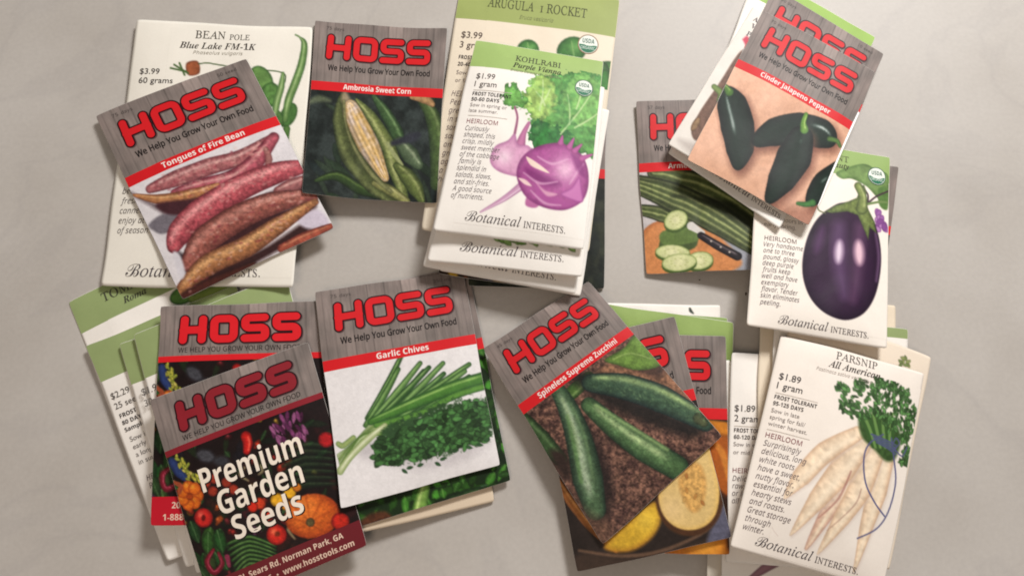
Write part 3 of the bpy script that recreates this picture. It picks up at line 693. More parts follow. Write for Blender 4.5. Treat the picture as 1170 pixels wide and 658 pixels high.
def pepper(c, pts, rad, ht, har=(.08, .8), seed=1):
    sh = [(x + 3, y + 5) for x, y in pts]
    c.tube(sh, [r + 1.5 for r in rad], (120, 76, 62), blur=5, a=.75)
    c.tube(pts, rad, (16, 32, 25), (8, 16, 14), None, blur=.7, var=.3, seed=seed)
    c.tube(pts, [r * .8 for r in rad], (22, 42, 32), (16, 32, 25), (190, 200, 196), ht=ht, hw=.13, blur=2, a=.9, har=har, seed=seed)
def p_jal(c):
    c.fill((208, 162, 134), 0, .02, 5, (226, 182, 156))
    c.poly([(880, 245), (900, 235), (950, 240), (940, 262), (900, 262)], (140, 90, 74), blur=8, a=.6)
    pepper(c, [(831, 108), (836, 122), (842, 145), (845, 170), (843, 190)], [9, 17, 19, 16, 6], .3, (.05, .62), 2)
    c.tube([(824, 98), (829, 100), (833, 106)], [2.2, 3, 5], (84, 124, 52), (48, 78, 36), (150, 180, 100))
    pepper(c, [(866, 162), (885, 153), (912, 150), (936, 154), (946, 160)], [8, 16, 19, 17, 10], -.5, (.6, .95), 3)
    c.tube([(947, 160), (956, 162), (960, 168)], [3, 2.6, 1.8], (86, 118, 58), (50, 76, 40))
    pepper(c, [(914, 160), (906, 182), (893, 206), (880, 227)], [14, 20, 16, 6], -.1, (0, .12), 4)
    c.tube([(920, 133), (917, 142), (918, 150)], [2.5, 3.2, 5], (110, 152, 66), (62, 98, 44), (170, 196, 116))
    pepper(c, [(960, 198), (942, 210), (932, 222), (926, 230)], [14, 14, 11, 6], .3, (.2, .4), 5)
    c.tube([(928, 232), (920, 234), (911, 233)], [4, 3, 2], (74, 124, 66), (44, 80, 46))

def p_kohl(c):
    def big(P, col, e, s): c.poly(P, col, edge=e, ew=5, var=.75, sc=.22, seed=s, blur=.9, rag=7, rs=.28)
    big([(618, 96), (640, 88), (668, 84), (690, 92), (690, 120), (688, 160), (684, 190), (672, 180), (655, 178), (636, 172), (616, 176), (604, 160), (608, 140), (612, 118)], (88, 144, 72), (50, 104, 52), 3)
    big([(650, 92), (672, 86), (692, 100), (688, 140), (668, 150), (648, 140), (640, 116)], (112, 164, 86), (62, 120, 60), 9)
    big([(606, 98), (616, 88), (628, 92), (636, 108), (634, 130), (624, 142), (612, 150), (602, 134), (592, 126), (598, 112)], (150, 182, 98), (92, 142, 70), 5)
    big([(575, 108), (584, 101), (592, 106), (596, 114), (606, 120), (598, 127), (586, 128), (576, 122)], (104, 158, 80), (62, 116, 56), 7)
    big([(606, 150), (622, 144), (650, 158), (664, 178), (640, 180), (612, 176)], (52, 112, 56), (34, 84, 44), 8)
    for a, b in (((676, 108), (640, 158)), ((664, 100), (658, 128)), ((684, 130), (656, 150)), ((648, 112), (650, 146)), ((620, 96), (616, 132)), ((612, 110), (622, 126)), ((628, 106), (618, 124))):
        c.tube([a, ((a[0] + b[0]) / 2 + 1.5, (a[1] + b[1]) / 2), b], [.5, .9, 1.0], (196, 216, 160), a=.75, blur=.5)
    for i in range(60):
        r = random.Random(i); x = r.uniform(610, 686); y = r.uniform(96, 176)
        c.ell(x, y, r.uniform(2, 5), r.uniform(1.5, 3), r.uniform(0, 180), r.choice([(150, 204, 118), (60, 128, 66), (86, 154, 80)]), blur=1.6, a=.35)
    c.tube([(588, 128), (591, 140), (588, 158)], [1.2, 1.2, 1.6], (150, 90, 120))
    c.tube([(604, 146), (598, 158), (594, 172)], [1.6, 3, 6], (186, 116, 156), (140, 76, 116))
    c.tube([(598, 215), (574, 232), (549, 245)], [5, 2.8, .8], (198, 152, 182), (160, 110, 146), (224, 196, 214))
    c.poly([(560, 186), (566, 172), (580, 166), (588, 158), (592, 170), (604, 172), (612, 184), (608, 200), (594, 206), (576, 203), (564, 196)], (208, 154, 186), edge=(166, 106, 148), ew=6, blur=.9, hi=(230, 200, 216), hp=(576, 184), hr=9, var=.15)
    c.poly([(600, 238), (604, 226), (618, 232), (612, 241)], (176, 100, 150), blur=1)
    c.poly([(590, 205), (594, 188), (606, 176), (622, 170), (640, 168), (650, 172), (664, 180), (671, 196), (671, 216), (664, 232), (648, 242), (632, 243), (614, 238), (598, 226)], (164, 82, 142), edge=(122, 50, 106), ew=8, blur=.9, hi=(226, 178, 206), hp=(645, 198), hr=13, var=.18)
    c.poly([(601, 184), (610, 189), (627, 202), (618, 200), (606, 194)], (232, 210, 196), blur=.8)
    c.poly([(592, 208), (600, 210), (607, 217), (599, 215)], (228, 196, 196), blur=.8)
    c.poly([(600, 196), (622, 206), (640, 214), (626, 218), (604, 208)], (116, 40, 102), blur=3, a=.7)
    c.poly([(612, 212), (626, 226), (648, 234), (662, 232), (648, 240), (628, 240), (614, 230)], (168, 84, 148), blur=2, a=.8)
    c.poly([(640, 226), (652, 218), (661, 205), (664, 218), (665, 232), (654, 232)], (192, 116, 172), edge=(150, 70, 136), ew=3, blur=.9)
    c.poly([(612, 213), (622, 222), (636, 226), (624, 228)], (220, 170, 190), blur=1.2, a=.8)
    for q in ([(614, 184), (630, 192), (648, 186)], [(606, 222), (622, 236), (640, 238)], [(598, 202), (616, 214), (636, 212)], [(650, 214), (660, 198), (666, 190)]): c.tube(q, [.6, 1.5, .6], (222, 176, 204), a=.65, blur=1)
    c.poly([(652, 180), (664, 188), (668, 204), (660, 200)], (124, 46, 110), blur=2, a=.7)
    for a, b in (((650, 172), (655, 162)), ((664, 184), (676, 178)), ((640, 168), (642, 160)), ((656, 176), (664, 168))):
        c.tube([a, b], [3.5, .8], (176, 92, 150), (140, 60, 116))

def p_arug(c):
    L = ((653, 60, 30, 32, 60), (603, 62, 26, 26, 20), (698, 84, 26, 34, 100))
    for i, (x, y, a, b, ro) in enumerate(L):
        c.ell(x, y, a * .5, b * .55, ro, (56, 104, 48), edge=(32, 70, 34), ew=4, var=.4, sc=.2, hi=(96, 148, 78), hp=(x + 3, y - 3), hr=7, blur=.9)
        c.tube([(x + 4, y + 14), (x, y - 10)], [1, .6], (130, 168, 100), a=.8)
    for i in range(60):
        r = random.Random(i); x = r.uniform(575, 690); y = r.uniform(90, 270)
        c.leaf(x, y, 40, 20, r.uniform(60, 120), (60, 110 + r.randint(-20, 20), 50), seed=i)

def p_beanp(c):
    c.poly([(214, 74), (227, 72), (229, 86), (216, 88)], (148, 82, 52), edge=(104, 54, 36), ew=3, var=.4)
    for a, b in (((200, 76), (216, 86)), ((206, 74), (212, 88)), ((196, 80), (214, 84))): c.line([a, b], 1.1, (70, 96, 52))
    c.tube([(228, 75), (238, 74), (250, 76), (286, 82), (324, 86), (325, 100)], [.7] * 6, (60, 84, 44), blur=.5)
    G = (86, 122, 62); E = (50, 82, 40)
    c.ell(300, 94, 12, 17, -30, (96, 132, 70), edge=E, ew=4, var=.4, sc=.2); c.ell(309, 112, 11, 15, 20, (84, 124, 62), edge=E, ew=4, var=.4)
    c.ell(330, 134, 9, 15, 25, (72, 112, 56), edge=E, ew=4, var=.4); c.ell(316, 140, 9, 12, -10, (80, 116, 60), edge=E, ew=3, var=.4)
    c.ell(282, 92, 9, 8, 0, (110, 140, 84), edge=(70, 100, 52), ew=3)
    c.tube([(338, 41), (343, 44), (348, 52), (345, 74), (338, 96), (330, 118), (326, 140)], [.8, 1, 3.6, 4.4, 4.6, 4.6, 3], (100, 134, 74), (56, 88, 46), (160, 184, 128), ht=.1, hw=.25, var=.25)
    c.tube([(324, 86), (322, 102), (317, 120), (313, 146)], [1.5, 3.8, 4, 3], (110, 142, 82), (60, 92, 50), (166, 190, 134), ht=0, hw=.25)
    c.tube([(328, 150), (318, 210), (322, 262)], [4, 5, 2], G, E)

def p_egg(c):
    c.poly([(985, 188), (1002, 196), (1015, 202), (1014, 236), (1000, 226), (988, 214), (972, 206), (960, 206), (955, 198)], (112, 140, 80), edge=(78, 106, 56), ew=5, var=.4, sc=.2)
    c.poly([(1002, 218), (1010, 214), (1015, 222), (1014, 240), (1004, 236)], (86, 118, 62), blur=1, var=.3)
    c.tube([(990, 234), (1000, 226), (1015, 219)], [1.3, 1.1, 1], (64, 48, 56), blur=.5); c.tube([(990, 232), (990, 224), (986, 218)], [1.2, 1, .8], (64, 48, 56), blur=.5)
    c.tube([(990, 235), (1004, 232), (1014, 232)], [1.4, 1.4, 1.2], (110, 132, 80), blur=.5)
    for i in range(12):
        r = random.Random(i); c.ell(1006 + r.uniform(-8, 7), 252 + r.uniform(-10, 12), 5, 3.4, r.uniform(0, 180), r.choice([(152, 98, 160), (130, 76, 140), (176, 128, 180)]), blur=.7, edge=(112, 62, 122), ew=2)
    c.poly([(948, 239), (932, 252), (921, 272), (915, 298), (916, 322), (925, 344), (942, 360), (964, 367), (984, 360), (997, 342), (1004, 318), (1006, 292), (1002, 268), (992, 246), (976, 236), (960, 234)],
           (48, 24, 52), edge=(30, 14, 34), ew=16, blur=.8, var=.14, sc=.1)
    P = [(956, 262), (955, 290), (958, 316), (962, 340)]
    c.tube(P, [7, 9, 7, 4], (96, 66, 106), blur=6, a=.7)
    c.ell(956, 290, 4.5, 13, 4, (226, 206, 224), blur=3.2, a=.95)
    c.tube([(980, 262), (979, 290), (976, 320), (972, 344)], [6, 7, 6, 4], (100, 66, 98), blur=5, a=.6)
    c.ell(979, 291, 5.5, 14, -3, (238, 200, 212), blur=3.4, a=.9)
    c.ell(934, 276, 5, 16, 14, (96, 60, 104), blur=4, a=.6); c.tube([(999, 268), (1003, 294), (1000, 322)], [1.5, 2, 1.5], (128, 96, 132), blur=1.6, a=.6)
    g = (108, 122, 66); ge = (64, 76, 42)
    c.poly([(977, 214), (986, 213), (989, 222), (984, 232), (990, 240), (998, 256), (1000, 268), (992, 262), (990, 276), (984, 262), (978, 248), (966, 244), (948, 246), (940, 244), (952, 237), (968, 232), (977, 228), (980, 222)], g, edge=ge, ew=4, var=.5, sc=.4, smooth=False, blur=.8)
    c.tube([(979, 214), (984, 226), (983, 240)], [4.5, 4.5, 7], (124, 138, 78), ge, (160, 170, 110), var=.3)
    c.line([(941, 246), (934, 243), (932, 239)], .7, (90, 96, 60))

def p_pars(c):
    def root(pts, rad, s, col=(232, 210, 182), e=(198, 164, 134)):
        c.tube([(x + 1.5, y + 1.5) for x, y in pts], rad, (206, 190, 180), blur=2.2, a=.6)
        c.tube(pts, rad, col, e, (240, 222, 196), ht=-.25, hw=.35, rings=34, var=.16, seed=s, blur=.8, ep=3)
    root([(1008, 520), (997, 562), (985, 604), (973, 652)], [11, 12.5, 8, .9], 5)
    root([(968, 545), (944, 578), (918, 626)], [9, 10, 2], 3, (216, 184, 160), (182, 140, 124))
    root([(993, 518), (976, 560), (956, 592), (931, 632)], [13, 14, 10, .9], 4)
    root([(982, 504), (956, 538), (929, 571), (900, 611)], [11, 15, 11, 1], 2)
    root([(974, 497), (938, 518), (911, 546), (892, 570)], [8, 12, 10.5, 1], 1)
    c.tube([(978, 560), (970, 578), (940, 606)], [.8, .8, .5], (150, 112, 100), a=.6); c.tube([(966, 540), (952, 570), (930, 592)], [1, 1.4, .6], (150, 96, 90), a=.6)
    c.poly([(978, 476), (1012, 478), (1026, 500), (1020, 524), (1008, 528), (994, 516), (978, 500)], (58, 84, 44), blur=2, var=.5)
    for i in range(9): c.tube([(974 + i * 6, 474), (984 + i * 4, 492), (992 + i * 3, 512)], [1.4, 1.8, 2], (104, 140, 76) if i % 2 else (56, 88, 44))
    cl = [(968, 456, 12), (962, 466, 9), (988, 448, 13), (1004, 452, 13), (1020, 458, 13), (1034, 466, 12), (1042, 478, 9), (1026, 476, 13), (1006, 470, 14), (986, 470, 13), (972, 474, 9), (1014, 486, 10), (1034, 490, 9), (1030, 502, 7), (1002, 438, 8), (1016, 441, 7), (1030, 449, 7), (978, 440, 6), (958, 446, 7), (1034, 516, 5), (1032, 528, 6)]
    for n, (x, y, r0) in enumerate(cl):
        for i in range(26):
            r = random.Random(n * 50 + i); a = r.uniform(0, 6.28); d = r0 * math.sqrt(r.random()); q = r.uniform(.62, 1.35)
            c.leaf(x + d * math.cos(a), y + d * math.sin(a) * .9, r.uniform(4.5, 8.5), r.uniform(2.4, 4.2), -90 + r.uniform(-55, 55) + (x - 1000) * .9, (74 * q, 112 * q, 62 * q), seed=i)
    B = (84, 86, 126)
    c.tube([(1004, 498), (988, 508), (981, 524), (983, 552), (994, 574), (1007, 590)], [.9] * 6, B, blur=.5)
    c.tube([(1014, 502), (1018, 526), (1020, 552), (1012, 584), (998, 604), (975, 615)], [.9] * 6, B, blur=.5)
    for q in range(4): c.tube([(990 + q * 2, 498 + q * 3), (1006 + q, 504 + q * 3), (1020, 510 + q * 3.4)], [1, 1.1, 1], (80, 88, 118), blur=.5)
    c.tube([(1018, 514), (1024, 508), (1020, 502), (1016, 508)], [.8] * 4, B, blur=.5); c.tube([(1018, 514), (1028, 522), (1034, 512)], [.8] * 3, B, blur=.5)
    c.tube([(874, 590), (880, 604), (886, 612)], [.4] * 3, (214, 200, 190), blur=.5)

def p_prem(c):
    c.fill((38, 24, 24), .5, .1, 2)
    def blob(x, y, r, col, e, hi=None, ry=None, ro=0, v=.2, s=1): c.ell(x, y, r, ry or r, ro, col, edge=e, ew=r * .45, hi=hi, hp=(x - r * .3, y - r * .3), hr=r * .35, var=v, sc=.4, blur=.9, seed=s)
    for i in range(90):
        r = random.Random(i + 3); x = r.uniform(190, 410); y = r.uniform(480, 670)
        c.leaf(x, y, r.uniform(12, 26), r.uniform(6, 12), r.uniform(0, 180), r.choice([(34, 56, 32), (28, 44, 30), (44, 70, 36), (64, 28, 30), (70, 36, 30), (36, 34, 44)]), a=.6, seed=i)
    for i in range(14):
        r = random.Random(i + 80); c.leaf(180 + r.uniform(0, 34), 505 + r.uniform(0, 60), 24, 12, r.uniform(30, 120), (44 + r.randint(0, 20), 74 + r.randint(0, 26), 48), vein=(96, 128, 84), seed=i)
    for i in range(150):
        r = random.Random(i + 500); x = r.uniform(182, 408); y = r.uniform(478, 665); k_ = r.random(); g = r.uniform(.6, 1.1)
        if k_ < .45: cc = r.choice([(150, 44, 38), (176, 60, 40), (120, 36, 44), (190, 96, 44), (200, 150, 60)]); c.ell(x, y, r.uniform(3, 7), r.uniform(2.5, 5), r.uniform(0, 180), tuple(v * g for v in cc), edge=tuple(v * g * .5 for v in cc), ew=3, hi=tuple(min(255, v * 1.3 + 20) for v in cc), hp=(x - 1.5, y - 1.5), hr=1.8, blur=1, var=.4, a=.8, rag=2, seed=i)
        elif k_ < .8: c.leaf(x, y, r.uniform(8, 18), r.uniform(4, 8), r.uniform(0, 180), (52 * g, 84 * g, 48 * g), vein=(90 * g, 120 * g, 76 * g), a=.85, seed=i)
        else: c.tube([(x, y), (x + r.uniform(-8, 8), y + r.uniform(2, 8)), (x + r.uniform(-12, 12), y + r.uniform(8, 16))], [1.4, 2, 1], r.choice([(110, 60, 100), (190, 180, 140), (90, 30, 34), (150, 150, 90)]), a=.7, blur=1)
    # striped green leaves on the right and below the words
    for i in range(7): c.tube([(322 + i * 2, 520 + i * 7), (352, 510 + i * 7.5), (384, 512 + i * 7)], [2, 5, 2], (34, 56, 36), (20, 30, 24), (66, 90, 62), ht=-.2, hw=.3, a=.7, blur=1.6)
    for i in range(8): c.tube([(262 + i * 2, 622 + i * 6), (288, 614 + i * 5), (318, 624 + i * 4)], [2, 4, 1.5], (48, 84, 42), (18, 32, 22), (116, 152, 88), ht=-.2, hw=.3, a=.95)
    for i in range(12):
        r = random.Random(i + 120); c.leaf(222 + r.uniform(0, 34), 602 + r.uniform(0, 70), 28, 15, r.uniform(40, 110), (44 + r.randint(0, 22), 78 + r.randint(0, 24), 46), vein=(110, 140, 96), seed=i)
    c.ell(238, 522, 12, 8, 20, (84, 84, 90), edge=(48, 46, 52), ew=5, blur=2.5, var=.5); c.ell(256, 528, 9, 6, 0, (66, 66, 72), blur=2.5)
    c.tube([(198, 528), (206, 540), (216, 548)], [5, 6, 4], (58, 76, 124), (36, 44, 84))
    for i in range(24):
        r = random.Random(i + 200); t = i / 24; c.leaf(208 + 22 * t + r.uniform(-5, 5), 526 + 30 * t + r.uniform(-5, 5), 8, 3.6, r.uniform(20, 120), r.choice([(188, 184, 84), (154, 160, 70), (206, 196, 110)]), seed=i)
    for i in range(28):
        r = random.Random(i + 240); c.leaf(332 + r.uniform(-19, 19), 492 + r.uniform(-15, 15), 14, 5, r.uniform(20, 100), r.choice([(112, 52, 96), (140, 76, 122), (84, 36, 70), (160, 100, 140)]), seed=i)
    blob(374, 504, 9, (178, 40, 44), (110, 22, 28)); c.tube([(284, 500), (286, 508), (285, 517)], [6, 5.5, 4], (196, 42, 36), (120, 22, 24), (232, 110, 90))
    for x, y in ((238, 553), (246, 562), (262, 552), (270, 560), (248, 548)): blob(x, y, 6, (160, 64, 44), (100, 34, 28))
    for q in range(7): a = q * .9; blob(219 + 9 * math.cos(a), 567 + 10 * math.sin(a), 7.5, (218, 122, 42), (168, 74, 30), (240, 168, 70), s=q)
    blob(219, 568, 4, (180, 84, 34), (130, 56, 26)); blob(235, 592, 11, (206, 52, 46), (134, 26, 28), (232, 112, 96)); c.ell(235, 592, 2.5, 3.5, 10, (110, 24, 24), blur=1)
    c.tube([(193, 546), (186, 556), (192, 568), (202, 562)], [2.4, 3, 3, 2], (140, 40, 50), (90, 24, 32)); c.tube([(200, 552), (208, 556), (206, 564)], [2, 3, 2], (170, 90, 60))
    for x, y, r0, cc in ((300, 576, 7, (208, 78, 44)), (292, 580, 6, (214, 60, 40)), (308, 588, 8, (200, 66, 44)), (320, 572, 8, (226, 176, 52)), (334, 564, 7, (230, 180, 50)), (342, 558, 5, (206, 130, 44)), (330, 578, 6, (214, 150, 50))): blob(x, y, r0, cc, tuple(v * .6 for v in cc), s=int(x))
    blob(319, 611, 11.5, (206, 54, 42), (136, 26, 26), (236, 124, 90)); c.ell(320, 610, 3, 3, 0, (136, 60, 34), blur=1)
    # the orange pumpkin with its ribs
    c.ell(359, 590, 31, 25, -12, (200, 104, 42), edge=(156, 66, 30), ew=12, blur=1, hi=(232, 142, 66), hp=(350, 580), hr=18, var=.22, sc=.4)
    for q in range(9):
        a = q * .7 + .3; c.tube([(357 + 5 * math.cos(a), 596 + 5 * math.sin(a)), (358 + 28 * math.cos(a), 591 + 23 * math.sin(a))], [.6, 1.6], (176, 84, 34), a=.55, blur=1)
    blob(357, 597, 5, (104, 92, 60), (70, 56, 40)); blob(390, 596, 10, (196, 52, 36), (120, 26, 26))
    c.tube([(246, 628), (238, 642), (246, 654), (256, 644), (252, 632)], [2, 3.4, 3.4, 3, 2], (136, 36, 56), (84, 22, 34), (190, 90, 110)); c.tube([(262, 636), (264, 646)], [3, 2], (150, 60, 90))
    c.grain(.18, .7)

def p_dark(c):
    c.fill((30, 36, 30), 0, .08, 3, (62, 66, 52))
    for i in range(50):
        r = random.Random(i); c.leaf(r.uniform(530, 695), r.uniform(190, 330), 30, 10, r.uniform(40, 120), r.choice([(40, 48, 40), (54, 56, 46), (30, 38, 34)]), a=.6, seed=i)
def p_mix(c):
    c.fill((60, 44, 34), .5, .1, 3)
    for i in range(70):
        r = random.Random(i); c.ell(r.uniform(495, 660), r.uniform(190, 335), 9, 5, r.uniform(0, 90), r.choice([(196, 120, 60), (44, 48, 84), (190, 160, 60), (60, 84, 44), (130, 50, 40), (30, 34, 50)]), blur=1.5)
def p_plate(c):
    c.fill((226, 220, 212), .06, .06); c.poly([(848, 46), (853, 42), (857, 46), (852, 54)], (196, 70, 92), blur=1.2, smooth=False)
    c.poly([(790, 150), (800, 128), (822, 96), (846, 60), (856, 66), (834, 110), (806, 146), (796, 162)], (112, 86, 74), blur=1, var=.4, sc=.3)
    c.tube([(816, 100), (824, 108), (822, 116)], [3, 4, 3], (120, 140, 80), (70, 90, 50))
    c.ell(795, 143, 4, 9, 30, (150, 122, 92), edge=(100, 76, 56), ew=3, var=.5)
    c.poly([(775, 160), (800, 166), (812, 172), (790, 176)], (176, 166, 160), blur=4, a=.7)

# ------------------------------------------------------------------ the table
def table():
    me = bpy.data.meshes.new('table_top'); x, y, t = 1.1, .8, .03
    V = [(-x, -y, 0), (x, -y, 0), (x, y, 0), (-x, y, 0), (-x, -y, -t), (x, -y, -t), (x, y, -t), (-x, y, -t)]
    me.from_pydata(V, [], [(0, 1, 2, 3), (7, 6, 5, 4), (0, 4, 5, 1), (1, 5, 6, 2), (2, 6, 7, 3), (3, 7, 4, 0)]); me.materials.append(M_TABLE)
    o = bpy.data.objects.new('table_top', me); COL.objects.link(o); o['kind'] = 'structure'
table()
def none(c): pass
LB, RB = (216, 34, 38), (216, 34, 38)

# ------------------------------------------------------------------ the pile, from the table up
# bottom left: green headed packets
t1 = bi([(78, 346), (244, 265), (342, 500), (167, 574)], 'slanted green headed tomato packet just below the large bean packet, lowest of its pile', header=23,
        art=((20, 22, 99.6, 60), lambda c: [c.ell(210, 338, 16, 10, -20, (84, 124, 58), edge=(48, 80, 38), ew=4, var=.4), c.ell(236, 342, 22, 12, 10, (120, 140, 70), edge=(80, 104, 50), ew=4, var=.3), c.ell(252, 330, 20, 14, 0, (122, 142, 72), blur=1.5), c.ell(270, 356, 18, 16, 0, (100, 130, 62), blur=1.5)]), seed=31, puff=1.0)
x, y = t1.loc(119, 346); t1.letters('title_lettering', [('TOMATO', 'serif', x, y, 8.4, 'l', 36), ('Roma', 'serifitalic', x + 12, y + 7, 6.5, 'l')], (66, 66, 56), 8)
t2 = bi([(98, 395), (269, 325), (367, 567), (192, 641)], 'cream packet with green header and two dollar price, above the tomato packet at lower left', header=25, seed=32, puff=1.2, logo=False)
x, y = t2.loc(128, 457); t2.letters('price_lettering', [('$2.29', 'price', x, y, 5.8, 'l'), ('25 seeds', 'price', x, y + 6.6, 5.6, 'l')], (90, 84, 80), 8)
x, y = t2.loc(138, 478); t2.letters('season_lettering', [(t, 'bold', x, y + 4.6 * i, 3.7, 'l') for i, t in enumerate(['FROST SENSITIVE', '80 DAYS', 'Sample this'])], (50, 44, 46), 8)
t2.letters('sowing_lettering', [(t, 'sans', x + 1, y + 16 + 5 * i, 4.6, 'l') for i, t in enumerate(['Sow indoors in', 'early spring for', 'a long harvest', 'in summer.'])], (110, 104, 102), 8)
t2.letters('description_lettering', [(t, 'italic', x + 2, y + 42 + 5 * i, 4.8, 'l') for i, t in enumerate(['HEIRLOOM', 'Rich, meaty', 'fruit, great for', 'sauce, fresh', 'eating and', 'drying.'])], (96, 82, 84), 8)
t3 = bi([(136, 394), (306, 339), (385, 590), (213, 647)], 'thin slice of green headed cream packet just right of the two dollar packet', header=26, seed=33, puff=1.2, logo=False)
t4 = bi([(153, 381), (327, 314), (402, 590), (224, 655)], 'green headed cream packet directly under the upright premium assortment packet, its green end above it', header=27, seed=34, puff=1.2, logo=False)
x, y = t4.loc(164, 452); t4.letters('price_lettering', [('$1.99', 'price', x, y, 5.8, 'l'), ('30 seeds', 'price', x, y + 6.6, 5.6, 'l')], (90, 84, 80), 8)

# bean packet and the red mottled bean packet on it
bean = bi([(157, 23), (358, 32), (336, 329), (114, 327)], 'large cream packet with pole bean leaves and pods, under the red mottled bean packet', H=155, header=0, logo=False, paper=(232, 227, 216),
          art=((20, 4, 99, 150), p_beanp), seed=3, puff=2.2, wob=.9)
x, y = bean.loc(260, 46); bean.letters('title_lettering', [('BEAN', 'serif', x - 18, y, 7.2, 'l', 17), ('POLE', 'serif', x + 1.5, y + .3, 5.2, 'l', 11.5)], (70, 66, 58), 8)
bean.letters('variety_lettering', [('Blue Lake FM-1K', 'serifitalic', x - 26, y + 6.8, 6.0, 'l', 43)], (60, 54, 50), 8); bean.letters('latin_lettering', [('Phaseolus vulgaris', 'italic', x - 18, y + 10.4, 3.0, 'l', 28)], (140, 134, 120), 8)
x, y = bean.loc(160, 86); bean.letters('price_lettering', [('$3.99', 'price', x, y, 5.0, 'l', 11), ('60 grams', 'price', x, y + 5.6, 5.0, 'l', 19)], INK, 8)
for i, t in enumerate(['beans to freeze,', 'fresh or even', 'canned; you can', 'enjoy at the end', 'of season.']):
    x, y = bean.loc(140 - i * 1.5, 223 + i * 11.2); bean.letters('description_lettering', [(t, 'italic', x, y, 4.6, 'l')], (104, 98, 96), 8)
x, y = bean.loc(144, 316); maker(bean, y, 1.03, x)
tong = hoss([(108, 133), (281, 67), (381, 261), (209, 342)], 'grey wood print packet showing red mottled bean pods, tilted on the large cream bean packet', 'Tongues of Fire Bean', p_beans, '75 days', 2, weight2='50 seed', wob=.5, tw=54, gam=1.0)

PREM_Q = [(171, 457), (352, 391), (419, 622), (242, 697)]
PREM_H = homog([(0, 0), (100, 0), (100, 136), (0, 136)], PREM_Q)
def prem_words(k, fcol):
    Hi = np.linalg.inv(PREM_H); it = []
    for t, px, py, qx, qy in (('Premium', 235, 562, 350, 521), ('Garden', 255, 586, 352, 555), ('Seeds', 272, 614, 352, 588)):
        a = hap(Hi, px, py); b = hap(Hi, qx, qy); it.append((t, 'heavy', a[0], (a[1] + b[1]) / 2, 20.5, 'l', b[0] - a[0]))
    if k is not prem1 : k.letters('headline_lettering', it, (238, 226, 210), 8)
    if k is not prem1: k.letters('headline_shadow', [(t, s_, x + .7, y + .8, z, a, f) for t, s_, x, y, z, a, f in it], (30, 18, 20), 6)
    ft = k.flat('address_band', (.1, 119.5, 99.9, 135.9), fcol, 3)
    k.letters('address_lettering', [('201 RL Sears Rd, Norman Park, GA', 'bold', 50, 126.2, 5.0, 'c', 76), ('1-888-672-5536  \u2022  www.hosstools.com', 'bold', 50, 133.0, 5.0, 'c', 86)], (226, 196, 176), 6, ft)
# middle bottom pile under the chives packet
bi([(385, 400), (530, 352), (566, 572), (395, 613)], 'plain cream packet at the bottom of the chives pile, only its lower edge showing', seed=41, puff=.7, bare=True, paper=(214, 196, 172))
hoss([(364, 338), (534, 303), (584, 549), (404, 603)], 'grey wood print packet with green leaves just behind the chives packet', 'Basil', p_basil, '65 days', 4, weight2='250 mg', res=.8)
prem1 = hoss([(183, 350), (368, 344), (377, 598), (172, 601)], 'upright premium assortment packet with bright red logo, beneath the darker tilted one', '', p_prem, '', 5, premium=True, band=(34, 37.8), amb=PREM_H, res=.8, red=(212, 30, 38))
prem_words(prem1, (186, 22, 40))

prem2 = hoss(PREM_Q, 'tilted premium assortment packet with dark red logo and pumpkin picture', '', p_prem, '', 6, premium=True, band=(34, 37.8), red=(132, 32, 42), logo_red=(136, 32, 42), puff=1.3, dim=.98)
prem_words(prem2, (104, 28, 36))
hoss([(360, 333), (528, 309), (571, 531), (389, 580)], 'grey wood print packet showing cut green chives on white', 'Garlic Chives', p_chives, '75 days', 7, weight2='250 mg', puff=1.8, gam=1.03)

# upper middle pile, lower packets
hoss([(540, 115), (693, 122), (691, 330), (535, 327)], 'dark pictured packet, only a dark edge showing along the right of the kohlrabi pile', 'Sweet Pepper', p_dark, '', 8, res=1.2)
hoss([(534, 96), (684, 118), (652, 333), (500, 313)], 'packet with orange, blue and yellow specks peeking out below the kohlrabi pile', 'Wildflower', p_mix, '', 9, res=1.2)

# bottom centre pile
a1 = bi([(665, 345), (823, 349), (825, 560), (664, 556)], 'cream packet with no green header, rearmost behind the zucchini and squash packets', header=0, art=((60, 2, 99, 30), lambda c: c.tube([(788, 351), (789, 355), (792, 358)], [.8, 1.8, .8], (52, 60, 52))), seed=51, puff=.8, logo=False)
bi([(664, 350), (831, 363), (822, 580), (655, 570)], 'thin green strip of packet between the headerless cream one and the broad green one', seed=52, puff=.8, hcol=(142, 166, 100), logo=False)
bi([(672, 344), (838, 368), (828, 612), (655, 588)], 'green headed packet directly behind the two squash packets, its broad green end in view', seed=53, puff=.9, header=27, hcol=(146, 170, 98), logo=False)
bi([(808, 460), (940, 470), (952, 690), (808, 680)], 'pale grey cream packet at the bottom frame edge below the squash packets', seed=63, puff=.6, bare=True, paper=(206, 198, 184))
bi([(828, 412), (990, 420), (1000, 700), (824, 690)], 'cream packet with a purple root drawn low on it, bottom of the parsnip pile', header=0, seed=64, puff=1.0, logo=False,
   art=((5, 100, 95, 141), lambda c: [c.tube([(885, 642), (872, 650), (858, 660)], [6, 5, 3], (148, 112, 122), (110, 78, 90)), c.tube([(882, 640), (890, 634)], [3, 2], (140, 100, 110))]))
wk = bi([(836, 403), (1000, 412), (1000, 655), (829, 641)], 'cream packet priced for two grams, partly covered by the parsnip packet on its right', header=0, seed=65, puff=1.4, logo=False)
x, y = wk.loc(883, 436); wk.letters('variety_lettering', [('Autumn King', 'serifitalic', x, y, 6.8, 'l')], (52, 46, 44), 8)
x, y = wk.loc(839, 470); wk.letters('price_lettering', [('$1.89', 'price', x, y, 6.4, 'l'), ('2 grams', 'price', x, y + 6.9, 6.4, 'l')], INK, 8)
